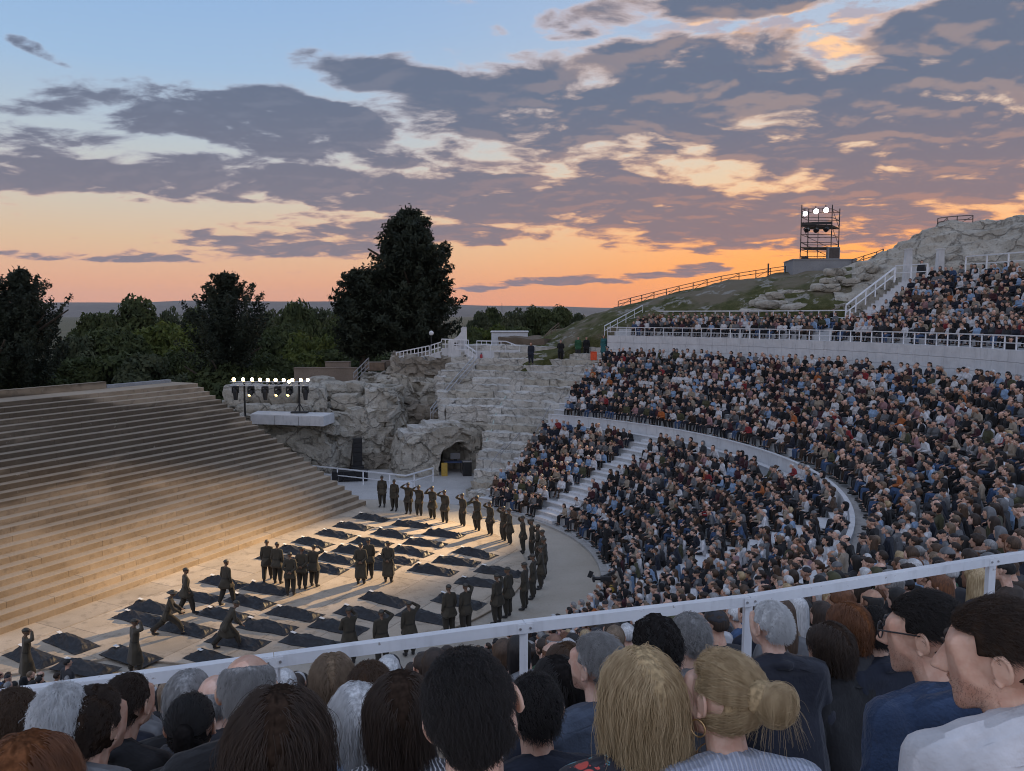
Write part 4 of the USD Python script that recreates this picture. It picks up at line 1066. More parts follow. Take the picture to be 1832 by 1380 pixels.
def conifer(env, seed, n_br, size, sq=1.0, up=.35, fat=.26, core=.55, rag=.25):
    """env: [(height, radius), ...]; branches of uneven length, thick with foliage at the stem and drawn out to a tip, over a denser core."""
    g = np.random.default_rng(seed); P, N_ = [], []; eh, er = np.array(env).T
    for k in range(n_br):
        z = g.uniform(eh[0], eh[-1]) if k > 5 else eh[-1] - g.uniform(.2, 1.2); a = g.uniform(0, 2 * PI)
        lobe = meshkit.noise(np.array([[math.cos(a) * 1.6 + seed, math.sin(a) * 1.6, z * .5]]), seed)[0]
        R = np.interp(z, eh, er) * (.60 + .60 * lobe) * g.uniform(.97 - rag, .97 + rag)
        d = np.array([math.cos(a), math.sin(a) * sq, 0]); m = int(60 + 34 * R); f = g.random(m) ** .62
        c = d * (R * f)[:, None]; c[:, 2] = z + R * f ** 1.7 * up
        sd = fat * (1.25 - f) + .085
        w = g.normal(size=(m, 3)) * sd[:, None] * (1, 1, .8)
        P.append(c + w); N_.append(np.tile(d * .5 + (0, 0, .5), (m, 1)))
    m = int(len(P) * 26 * core); z = g.uniform(eh[0], eh[-1] - .6, m); a = g.uniform(0, 2 * PI, m); r = np.interp(z, eh, er) * .62 * np.sqrt(g.random(m))
    q = np.stack([r * np.cos(a), r * np.sin(a) * sq, z + r * up * .5], 1); P.append(q); N_.append(np.tile((0, 0, 1.0), (m, 1)))
    return leaf_quads(np.vstack(P), np.vstack(N_), size, g, 1.6)


def tree(name, label, base, h, crown_mesh, leaf, r, group=None, seed=0, top=.75):
    t = thing(name, label, 'tree', base, group=group)
    obj('trunk', trunk(h, r, seed, top=top), M['bark'], t, smooth=True)
    obj('crown', crown_mesh, LEAF[leaf], t); return t


def base_at(px, py, y, z):
    p = at_y(px, py, y); return np.array([p[0], y, z])


k_ = lambda px, y: px / F * y                                            # pixels to metres at a depth
# the great pine in the middle and its lower neighbour
YP = 78.0
zb = at_y(0, 648, YP)[2]
H = lambda py: at_y(0, py, YP)[2] - zb
env = [(H(640) + .3, k_(72, YP)), (H(612), k_(90, YP)), (H(570), k_(88, YP)), (H(540), k_(82, YP)), (H(500), k_(74, YP)), (H(460), k_(62, YP)), (H(430), k_(46, YP)), (H(405), k_(28, YP)), (H(392), k_(16, YP)), (H(384), .8)]
tree('pine_tree', 'tallest dark pine tree standing behind the white walkway fence', base_at(737, 648, YP, zb), H(384), conifer(env, 3, 340, .15, up=.42, fat=.34, core=.8, rag=.2), 'pine', .55, seed=1)
env = [(H(636), k_(46, YP)), (H(600), k_(62, YP)), (H(560), k_(64, YP)), (H(535), k_(52, YP)), (H(510), k_(32, YP)), (H(492), k_(12, YP))]
tree('pine_tree', 'shorter dark pine with its own rounded top left of the tallest pine', base_at(650, 648, YP - 2, zb), H(486), conifer(env, 5, 150, .15, up=.36, fat=.34, core=.8), 'pine', .4, seed=2)
YL = 74.0
zb2 = -1.0; H2 = lambda py: at_y(0, py, YL)[2] - zb2
env = [(H2(690), k_(70, YL)), (H2(640), k_(78, YL)), (H2(600), k_(64, YL)), (H2(570), k_(48, YL)), (H2(545), k_(36, YL)), (H2(522), k_(25, YL)), (H2(508), k_(14, YL)), (H2(494), k_(3, YL))]
tree('pine_tree', 'dark ragged conifer with spiky top above the lamp truss', base_at(410, 690, YL, zb2), H2(490), conifer(env, 7, 130, .13, up=.95, fat=.20, core=1.0, rag=.36), 'pine', .4, seed=3)
env = [(H2(700), k_(80, YL)), (H2(640), k_(72, YL)), (H2(590), k_(56, YL)), (H2(550), k_(42, YL)), (H2(525), k_(28, YL)), (H2(505), k_(14, YL)), (H2(490), k_(3, YL))]
tree('pine_tree', 'dark ragged conifer at the left edge above the stage stairs', base_at(46, 690, YL, zb2), H2(487), conifer(env, 9, 150, .13, up=.95, fat=.20, core=1.0, rag=.36), 'pine', .4, seed=4)
tree('pine_tree', 'dark conifer cut by the left border of the picture', base_at(-22, 690, YL - 2, zb2), H2(505), conifer(env, 10, 110, .13, up=.95, fat=.20, core=1.0, rag=.36), 'pine', .4, seed=5)

# broadleaf trees: a few crowns, each placed at its own size
protos = {}
spots = [  # px of the middle, top py, depth, width px, leaf, variant
    (235, 538, 118, 95, 'oak', 0), (165, 560, 108, 90, 'oak', 1), (300, 556, 125, 60, 'olive', 2), (345, 548, 130, 52, 'oak', 3), (280, 580, 98, 130, 'lime', 1), (205, 592, 92, 130, 'oak', 2), (140, 600, 88, 110, 'olive', 0), (335, 590, 94, 110, 'lime', 3), (120, 640, 80, 130, 'oak', 1), (200, 632, 82, 140, 'oak', 3), (270, 630, 80, 130, 'olive', 0), (335, 632, 84, 120, 'oak', 2), (480, 640, 80, 120, 'oak', 0), (395, 648, 72.5, 140, 'oak', 1), (470, 592, 96, 100, 'oak', 2), (530, 546, 112, 90, 'oak', 0), (580, 550, 118, 90, 'olive', 1), (505, 580, 100, 100, 'oak', 3), (560, 592, 92, 110, 'lime', 2), (610, 575, 104, 80, 'oak', 0), (540, 630, 84, 130, 'lime', 1), (590, 622, 86, 110, 'oak', 3), (480, 560, 128, 70, 'olive', 3), (620, 545, 122, 70, 'oak', 2), (60, 650, 77, 150, 'oak', 2), (20, 640, 79, 140, 'oak', 0), (470, 660, 72, 110, 'oak', 3), (535, 655, 76, 100, 'oak', 2),
    (853, 556, 125, 46, 'olive', 0), (880, 550, 128, 52, 'oak', 1), (918, 556, 122, 60, 'olive', 2), (965, 548, 124, 74, 'oak', 3), (1005, 552, 126, 60, 'oak', 0), (1035, 560, 120, 44, 'olive', 1), (870, 580, 104, 80, 'lime', 2), (930, 584, 100, 90, 'oak', 1), (990, 578, 106, 70, 'oak', 3), (840, 590, 98, 60, 'oak', 2), (1062, 568, 118, 40, 'oak', 2), (835, 604, 88, 90, 'oak', 1), (700, 630, 90, 120, 'oak', 3), (775, 634, 92, 120, 'oak', 0), (640, 640, 84, 110, 'oak', 2)]
LBL = {}
hgt = ['rounded dark green', 'broad dusky green', 'pale grey green', 'bright yellow green']
for i, (px, py, y, w, lf, vr) in enumerate(spots):
    zb_ = -2.0 if px < 700 else 2.0
    top_ = at_y(px, py, y)[2]; h = top_ - zb_; wd = k_(w, y)
    side = ('beyond the left part of the stage stairs' if px < 180 else 'left of the spiky conifer' if px < 370 else 'between the spiky conifer and the tall pine' if px < 640 else 'right of the tall pine on the skyline')
    depth_w = 'far' if y > 110 else 'middle' if y > 88 else 'near'
    lab = f"{depth_w} {'small' if w < 62 else 'wide' if w > 115 else 'medium'} {dict(oak='dark green', olive='grey green', lime='yellow green')[lf]} tree {side}, number {i % 4 + 1} there"
    lab = f"{depth_w} {'narrow' if w < 62 else 'wide' if w > 115 else 'rounded'} {dict(oak='dark green', olive='grey green', lime='yellow green')[lf]} tree {side}"
    nl = LBL.get(lab, 0); LBL[lab] = nl + 1; lab = lab if nl == 0 else lab + f', further {["", "second", "third", "fourth", "fifth"][nl]}'
    key = (vr, lf)
    base = base_at(px, py, y, zb_)
    if key not in protos:
        t = thing('leafy_tree', lab, 'tree', base, rz=0, group='broadleaf trees beyond the theatre')
        protos[key] = t
        obj('trunk', trunk(1.0, .028, 20 + vr), M['bark'], t, smooth=True)
        obj('crown', crown_broad(1.0, 1.0, 30 + vr * 7 + len(lf), 4600, .030), LEAF[lf], t)
        place(t, base, rng.uniform(0, 360), (wd * 1.05, wd * 1.05, h * .96))
    else:
        t = copy_of(protos[key], base, rng.uniform(0, 360), (wd * 1.05, wd * 1.05, h * .96), lab, 'tree', 'broadleaf trees beyond the theatre')

# ------------------------------------------------------------------ people: builders
V = lambda *a: np.array(a, float)


def sph(p, r, n=10):
    s = m3.Manifold.sphere(1.0, n)
    r = (r, r, r) if np.ndim(r) == 0 else r
    return s.scale(tuple(map(float, r))).translate(tuple(map(float, p)))


def limb(pts, n=10):
    """[(point, radius), ...] -> hulls of neighbouring spheres."""
    b = [sph(p, r, n) for p, r in pts]
    return [m3.Manifold.batch_hull([x, y]) for x, y in zip(b, b[1:])]


def hull(pts, n=10):
    return m3.Manifold.batch_hull([sph(p, r, n) for p, r in pts])


def join(parts, edge=None, it=6):
    m = m3.Manifold.batch_boolean(parts, m3.OpType.Add)
    if edge: m = m.refine_to_length(edge)
    a = m.to_mesh(); t = trimesh.Trimesh(a.vert_properties[:, :3], a.tri_verts, process=True)
    if it: trimesh.smoothing.filter_taubin(t, lamb=.5, nu=.52, iterations=it)
    return t


def mv(parts, T_):
    """Transforms manifolds by a 4x4."""
    return [p.transform(np.asarray(T_)[:3, :4]) for p in parts]


def rotm(rx=0, ry=0, rz=0, at=(0, 0, 0)):
    e = trimesh.transformations.euler_matrix(*np.radians((rx, ry, rz)))
    t = np.eye(4); t[:3, 3] = at; return t @ e


def head_parts(n=12, female=False):
    """Facing +y, centre of the skull at the origin."""
    P = [sph((0, -.012, .022), (.077, .098, .093), n * 2)]
    P.append(hull([((s * .034, .062, .034), .030) for s in (-1, 1)] + [((s * .044, .048, -.024), .027) for s in (-1, 1)] + [((s * .043, .0, -.060), .022) for s in (-1, 1)] + [((s * .014, .076, -.092), .017) for s in (-1, 1)], n))
    P.append(hull([((s * .030, .080, .036), .012) for s in (-1, 1)], n))
    P += [hull([((0, .088, .024), .008), ((0, .121, -.022), .0105), ((-.014, .098, -.026), .009), ((.014, .098, -.026), .009)], n)]
    P += [hull([((-.017, .086, -.047), .008), ((0, .095, -.046), .008), ((.017, .086, -.047), .008)], 8), hull([((-.014, .085, -.060), .0085), ((0, .092, -.060), .009), ((.014, .085, -.060), .0085)], 8)]
    for s in (-1, 1):
        if n >= 12:                                                       # an ear: a rim about a thin bowl, and a lobe
            e = [(s * (.080 + .010 * max(0, -math.cos(q)) + .003 * math.sin(q)), -.012 + .0165 * math.cos(q), .003 + .028 * math.sin(q)) for q in np.radians(np.linspace(20, 285, 12))]
            P += limb([(p_, .0048) for p_ in e], 8) + [hull([((s * (.081 + .006 * max(0, -math.cos(q))), -.012 + .014 * math.cos(q), .003 + .025 * math.sin(q)), .0042) for q in np.linspace(0, 5.5, 7)], 7), hull([((s * .084, -.006, -.026), .007), ((s * .079, .002, -.020), .006), (e[-1], .005)], 8)]
            continue
        P += [hull([((s * .079, .004, .022), .008), ((s * .088, -.018, .032), .008), ((s * .089, -.020, .004), .008)], 8), hull([((s * .088, -.018, .006), .008), ((s * .078, .002, -.030), .008), ((s * .079, .004, .006), .007)], 8)]
    return P


def hand_parts(wrist, direc, palm_n, curl=.5, side=1, s=1.0):
    """A palm with four fingers and a thumb. direc: along the fingers, palm_n: out of the palm, side: +1 thumb to direc x palm_n."""
    d = V(*direc); d /= np.linalg.norm(d); nrm = V(*palm_n); nrm -= d * (nrm @ d); nrm /= np.linalg.norm(nrm); t = np.cross(d, nrm) * side
    w = V(*wrist); P = [hull([(w, .022 * s), (w + d * .03 * s + t * .022 * s, .014 * s), (w + d * .03 * s - t * .022 * s, .014 * s), (w + d * .082 * s + t * .028 * s, .012 * s), (w + d * .078 * s - t * .028 * s, .011 * s)], 8)]
    for k, L in zip((.028, .010, -.009, -.027), (.070, .078, .072, .056)):
        a = w + d * .084 * s + t * k * s; b = a + (d * math.cos(curl * .6) + nrm * math.sin(curl * .6)) * L * .5 * s; c = b + (d * math.cos(curl * 1.7) + nrm * math.sin(curl * 1.7)) * L * .5 * s
        P += limb([(a, .0095 * s), (b, .0085 * s), (c, .007 * s)], 7)
    a = w + d * .03 * s + t * .026 * s; b = a + (d * .7 + t * .8 + nrm * .3) * .038 * s; c = b + (d * .95 + t * .1 + nrm * .4) * .032 * s
    return P + limb([(a, .0125 * s), (b, .0105 * s), (c, .008 * s)], 7)


HEADZ, HEADY = .775, .035


def seated(arms='lap', lean=0.0, hr=(0, 0, 0), edge=None, it=4, hn=10, seat_h=.36, wide=1.0, collar=False, hood=False, legs=True, skirt=False, shrug=0.0):
    """A seated figure facing +y; the origin is where the seat carries it. Returns meshes of body, top, trousers, shoes and the head's matrix."""
    L = rotm(rx=-lean)                                                    # the trunk leans about the hips
    up = lambda p: (L @ V(*p, 1))[:3]
    sh = [up((s * .170 * wide, -.01, .530 + shrug)) for s in (-1, 1)]
    if arms == 'lap': el, wr = [up((s * .225 * wide, .04, .275)) for s in (-1, 1)], [V(s * .07, .30, .225) for s in (-1, 1)]
    elif arms == 'knees': el, wr = [V(s * .24 * wide, .16, .30) for s in (-1, 1)], [V(s * .12, .42, .26) for s in (-1, 1)]
    elif arms == 'cross': el, wr = [up((s * .225 * wide, .07, .30)) for s in (-1, 1)], [up((-s * .04, .185, .33 + .03 * s)) for s in (-1, 1)]
    elif arms == 'chin': el, wr = [up((-.225, .04, .275)), V(.20, .26, .36)], [V(-.05, .30, .225), up((.065, .115, .60))]
    else: el, wr = [up((s * .23, .03, .28)) for s in (-1, 1)], [V(s * .20, .27, .20) for s in (-1, 1)]
    neck, hc = up((0, .0, .60)), up((0, HEADY, HEADZ))
    HM = rotm(*hr); HM[:3, 3] = hc
    hip, kn, an, toe = [[V(s * x, y, z) for s in (-1, 1)] for x, y, z in ((.085, .02, .10), (.115, .43, .115), (.110, .46, -seat_h + .10), (.120, .60, -seat_h + .035))]
    core = [hull([(sh[0], .050), (sh[1], .050), (up((0, .03, .42)), .085), (up((0, .0, .20)), .07)], hn), hull([(hip[0], .065), (hip[1], .065), (up((0, 0, .20)), .065)], hn)]
    neck_p = limb([(up((0, .0, .53)), .05), (neck + V(0, -.005, 0), .055), (hc + V(0, -.02, -.06), .052)], hn)
    body = core + neck_p + mv(head_parts(hn), HM)
    for i in range(2):
        body += limb([(sh[i], .034), (el[i], .024), (wr[i], .022)], hn)
        fw = wr[i] - el[i]; fw /= np.linalg.norm(fw)
        if arms == 'chin' and i == 1: dirn, pn = V(-.4, .15, .9), V(-.9, .1, .2)
        else: dirn, pn = fw + V(0, .2, -.25), V(0, -.25, -1)
        body += hand_parts(wr[i], dirn, pn, .75, side=1 if i else -1)
        if legs: body += limb([(hip[i], .06), (kn[i], .042), (an[i], .03), (toe[i], .025)], hn)
    top = [hull([(sh[0], .066), (sh[1], .066), (up((-.10 * wide, .035, .40)), .105), (up((.10 * wide, .035, .40)), .105), (up((0, -.01, .585 + shrug * .8)), .062)], hn),
           hull([(up((-.095 * wide, .03, .40)), .108), (up((.095 * wide, .03, .40)), .108), (up((-.09 * wide, .015, .20)), .112), (up((.09 * wide, .015, .20)), .112), (up((-.10, .0, .06)), .105), (up((.10, .0, .06)), .105)], hn)]
    for i in range(2): top += limb([(sh[i], .068), (el[i], .054), (el[i] + (wr[i] - el[i]) * .9, .039)], hn)
    if collar:
        ring_ = [(up((.070 * math.sin(q), -.012 + .068 * math.cos(q) * .95, .602 + .018 * -math.cos(q))), .020) for q in np.linspace(.5, 2 * PI - .5, 11)]
        top += limb(ring_, 8)
    if hood: top += [hull([(up((s * .10, -.06, .575)), .05) for s in (-1, 1)] + [(up((0, -.115, .60)), .052), (up((0, -.10, .52)), .05)], hn)] + limb([(up((.098 * math.sin(q), -.02 + .09 * math.cos(q), .60)), .034) for q in np.linspace(.9, 2 * PI - .9, 9)], 8)
    tr = []
    for i in range(2): tr += limb([(hip[i], .098), (kn[i], .068), (an[i] + V(0, 0, .02), .052)], hn)
    tr += [hull([(hip[0], .105), (hip[1], .105)], hn)]
    if skirt: tr += [hull([(hip[0], .105), (hip[1], .105), (kn[0] + V(-.02, 0, 0), .075), (kn[1] + V(.02, 0, 0), .075)], hn), hull([(kn[0], .075), (kn[1], .075), (kn[0] + V(0, .05, -.2), .055), (kn[1] + V(0, .05, -.2), .055)], hn)]
    sho = []
    for i in range(2): sho += limb([(an[i] + V(0, -.03, -.05), .045), (toe[i] + V(0, -.01, .005), .042), (toe[i] + V(0, .05, 0), .033)], hn)
    r = dict(body=join(body, edge, it), top=join(top, edge and edge * 1.3, it), trousers=join(tr, edge and edge * 1.6, it), HM=HM)
    if legs: r['shoes'] = join(sho, None, 0)
    return r


def hair_shape(style, seed=0, sub=3, L=.18, vol=1.0):
    """Hair as a shell over the skull (head space), or a hat."""
    m = trimesh.creation.icosphere(sub); n = np.array(m.vertices); x, y, z = n.T
    sm = lambda a, b, v: np.clip((v - a) / (b - a), 0, 1) ** 2 * (3 - 2 * np.clip((v - a) / (b - a), 0, 1))
    R = np.array([.077, .098, .093]); C = V(0, -.012, .022)
    rough_ = (meshkit.fbm(n * (5.5, 5.5, 2.2) + seed * 3.7, 3, seed) - .5)
    strand = meshkit.noise(np.stack([np.arctan2(x, y) * 14, z * 3 + seed, x * 0], 1), seed) - .5
    thick = {'short': 1.13, 'buzz': 1.055, 'medium': 1.24, 'long': 1.22, 'bob': 1.26, 'bun': 1.14, 'pony': 1.14, 'bald': 1.045, 'curly': 1.42, 'beanie': 1.16, 'cap': 1.12, 'hood': 1.34, 'balding': 1.09}[style]
    k = 1 + (thick - 1) * vol + rough_ * (.12 if style not in ('beanie', 'cap', 'hood', 'buzz', 'bald') else .02) + strand * (.06 if style in ('long', 'bob', 'medium') else .025)
    if style == 'curly': k = k + rough_ * .35
    # where hair grows
    front = {'long': .50, 'bob': .50, 'medium': .48, 'curly': .45}.get(style, .42)
    face = sm(front - .08, front + .14, y) * (1 - sm(.38, .58, z))
    nape = sm(*((-.72, -.9) if style in ('bun', 'pony') else (-.42, -.62)), z) if style in ('short', 'buzz', 'balding', 'bald', 'bun', 'pony', 'cap', 'beanie') else z * 0
    ear = sm(.80, .92, np.abs(x)) * (1 - sm(-.08, .12, z)) * (1 if style in ('short', 'buzz', 'balding', 'bald', 'bun', 'pony', 'cap', 'beanie') else 0)
    jaw = sm(.05, .3, y) * (1 - sm(-.2, .05, z)) * (0 if style == 'hood' else 1)
    hide = np.clip(np.maximum.reduce([face, nape, ear, jaw]), 0, 1)
    if style in ('bald', 'balding'): hide = np.maximum(hide, sm(.30, .52, z + .25 * y) if style == 'bald' else sm(.62, .80, z + .45 * y))
    if style == 'beanie': hide = np.maximum(sm(.10, -.05, z + .12 * y), 0)
    if style == 'cap': hide = np.maximum(sm(.25, .10, z + .1 * y), 0)
    if style == 'hood': hide = face * (1 - sm(.55, .75, z))
    k = k * (1 - hide) + .80 * hide
    v = n * R * k[:, None] + C
    if style in ('long', 'bob', 'medium', 'hood'):
        d = {'long': L + .12, 'bob': .105, 'medium': .05, 'hood': .09}[style]
        low = sm(.05, -.95, z) * (1 - hide) * (y < .62)
        v[:, 2] -= low * d; f = low * (.30 if style != 'hood' else .55)
        v[:, 0] *= 1 + f * .8; v[:, 1] -= low * (.035 if style == 'long' else .015) * np.where(y < 0, 1, .2)
        v[:, :2] += (strand * low * .03)[:, None] * n[:, :2]
    m.vertices = v
    parts = [m]
    if style in ('bun', 'pony'):
        b = trimesh.creation.icosphere(2, .043 if style == 'bun' else .035); q = np.array(b.vertices); q *= (1 + .35 * (meshkit.fbm(q * 30 + seed, 2, seed) - .5))[:, None]
        if style == 'pony': q[:, 2] = np.where(q[:, 2] < 0, q[:, 2] * 4.2, q[:, 2])
        b.vertices = q + V(0, -.125, .055 if style == 'bun' else .04); parts.append(b)
    if style == 'cap':
        parts.append(trimesh.convex.convex_hull(np.array([(.062 * math.sin(a), .085 + .085 * math.cos(a) * .9 - (0 if e else 0), .062 - .02 * math.cos(a) + e * .008) for a in np.linspace(-1.45, 1.45, 9) for e in (0, 1)])))
    return cat_(parts)


# materials of people
def skin(name, c):
    g = G(); p = g.obj(); n = g.noise(p, 28.0, 3)
    col = g.mix(g.rng(n, .3, .7), tuple(np.array(c) * (.84, .72, .68)), c)
    return g.done(name, g.node('principled_bsdf', 'BSDF', {'base_color': col, 'normal': g.bump(g.math('add', g.noise(p, 160., 2), g.noise(p, 35., 3)), .22, .004)}, roughness=.55, subsurface_weight=.12, subsurface_scale=.008, subsurface_radius=(1, .35, .2)))


def cloth(name, c, r=.85, bump=.25, bs=55.0):
    g = G(); p = g.obj(); n = g.noise(p, 7.0, 4)
    col = g.mix(g.rng(n, .3, .7), tuple(np.array(c) * .78), tuple(np.minimum(np.array(c) * 1.12, 1)))
    h = g.math('add', g.noise(p, bs, 2), g.math('multiply', g.noise(p, 9.0, 4, .6), 2.0))
    return g.done(name, g.node('principled_bsdf', 'BSDF', {'base_color': col, 'normal': g.bump(h, bump, .012)}, roughness=r, specular_ior_level=.25, sheen_weight=.12))


def hairmat(name, c, c2=None, r=.55):
    """Strands: streaks that run down the head."""
    c2 = c2 or tuple(np.array(c) * 1.7); g = G(); p = g.obj()
    s = g.noise(g.mapped(p, (95, 95, 9)), 1.0, 4, .6); b = g.noise(p, 9.0, 2)
    col = g.mix(g.rng(g.math('add', g.math('multiply', s, .8), g.math('multiply', b, .3)), .42, .72), c, c2)
    return g.done(name, g.node('principled_bsdf', 'BSDF', {'base_color': col, 'normal': g.bump(s, .5, .006)}, roughness=r, specular_ior_level=.35))


SKIN = [skin('skin_fair', (.62, .42, .33)), skin('skin_light', (.55, .35, .26)), skin('skin_tan', (.40, .24, .16)), skin('skin_brown', (.20, .11, .07))]
HAIRC = {'black': ((.010, .009, .009), (.022, .019, .018)), 'dark brown': ((.020, .013, .010), (.045, .029, .020)), 'brown': ((.045, .027, .017), (.090, .055, .034)), 'auburn': ((.085, .034, .016), (.17, .07, .03)), 'blond': ((.26, .18, .09), (.52, .40, .24)), 'sandy': ((.12, .085, .055), (.22, .16, .11)), 'grey': ((.17, .17, .17), (.34, .34, .34)), 'white': ((.42, .43, .44), (.66, .67, .68))}
HAIRM = {k: hairmat('hair_' + k.replace(' ', '_'), *v) for k, v in HAIRC.items()}
TOPC = {'black': (.012, .012, .014), 'charcoal': (.035, .036, .042), 'navy': (.016, .020, .034), 'dark brown': (.045, .030, .022), 'brown': (.10, .065, .045), 'burgundy': (.06, .020, .026), 'grey': (.16, .165, .175), 'beige': (.36, .30, .235), 'white': (.62, .63, .66), 'red': (.26, .03, .035), 'teal': (.03, .13, .14), 'blue': (.05, .09, .18), 'light blue': (.26, .38, .56), 'olive': (.075, .075, .04), 'orange': (.42, .13, .04), 'pink': (.36, .21, .22), 'mustard': (.27, .19, .07), 'plum': (.09, .03, .09), 'green': (.03, .10, .05)}
TOPM = {k: cloth('cloth_' + k.replace(' ', '_'), v) for k, v in TOPC.items()}
TROU = ['black', 'navy', 'charcoal', 'black', 'dark brown', 'blue']
M['shoe'] = plain('shoe_dark', (.02, .018, .016), .45)

rg = np.random.default_rng(77)
TOPW = dict(zip(TOPC, (38, 17, 21, 8, 4, 3.6, 13, 9, 14, 2.8, .8, 3.4, 5, 1.5, .5, 2, .4, 1.4, .4)))
HAIRW = dict(zip(HAIRC, (24, 26, 17, 4, 4, 3.5, 12, 7)))


def pick(w):
    k = list(w); p = np.array([w[i] for i in k], float); return k[rg.choice(len(k), p=p / p.sum())]


POSES = [dict(arms='lap', lean=6, hr=(-4, 0, 8)), dict(arms='knees', lean=20, hr=(8, 0, -6)), dict(arms='cross', lean=2, hr=(0, 3, -14)), dict(arms='chin', lean=14, hr=(4, 0, 6)), dict(arms='side', lean=4, hr=(-3, -3, 16)), dict(arms='lap', lean=12, hr=(2, 4, 0))]
STYLES = ['short', 'short', 'long', 'short', 'bob', 'medium', 'long', 'buzz', 'bun', 'bald', 'long', 'pony', 'beanie', 'balding', 'curly', 'cap', 'hood', 'short']
STY_W = {'short': 'short', 'long': 'long', 'bob': 'bobbed', 'medium': 'medium', 'buzz': 'cropped', 'bun': 'tied up', 'pony': 'ponytail', 'bald': 'bald with fringe of', 'balding': 'thinning', 'curly': 'curly'}
near_bodies = [seated(edge=.07, it=3, hn=9, skirt=(i == 5), **p) for i, p in enumerate(POSES)]
far_bodies = [seated(edge=None, it=0, hn=6, **p) for p in POSES]


def decimate(t, n):
    try: return t.simplify_quadric_decimation(face_count=n)
    except Exception: return t


for b in far_bodies:
    for k, n in (('body', 420), ('top', 200), ('trousers', 130), ('shoes', 40)): b[k] = decimate(b[k], n)


def person_parts(root, b, style, hc, top, tro, sk, near=True, hm=None, hat=None):
    sm = 50 if near else False
    obj('body', b['body'], sk, root, smooth=sm)
    h = hair_shape(style, int(rg.integers(99)), 3 if near else 2); h.apply_transform(b['HM'])
    if style in ('beanie', 'cap', 'hood'):
        obj('hat', h, hm or TOPM[hc], root, smooth=True)
        if style != 'hood' and near:
            h2 = hair_shape('short', 3, 2); h2.apply_transform(b['HM']); obj('hair', h2, HAIRM['dark brown'], root, smooth=True)
    else: obj('hair', h, hm or HAIRM[hc], root, smooth=True)
    obj('jacket', b['top'], TOPM[top] if isinstance(top, str) else top, root, smooth=sm)
    obj('trousers', b['trousers'], TOPM[tro] if isinstance(tro, str) else tro, root, smooth=sm)
    if 'shoes' in b: obj('shoes', b['shoes'], M['shoe'], root)

# ------------------------------------------------------------------ performers and shrouded figures on the stage
UNI = cloth('uniform', (.052, .044, .031), .8, .4, 40); UNI2 = cloth('uniform_dark', (.034, .030, .023), .8, .4, 40); HELM = plain('helmet', (.045, .040, .031), .5)
FACE = skin('skin_muddy', (.16, .10, .065))


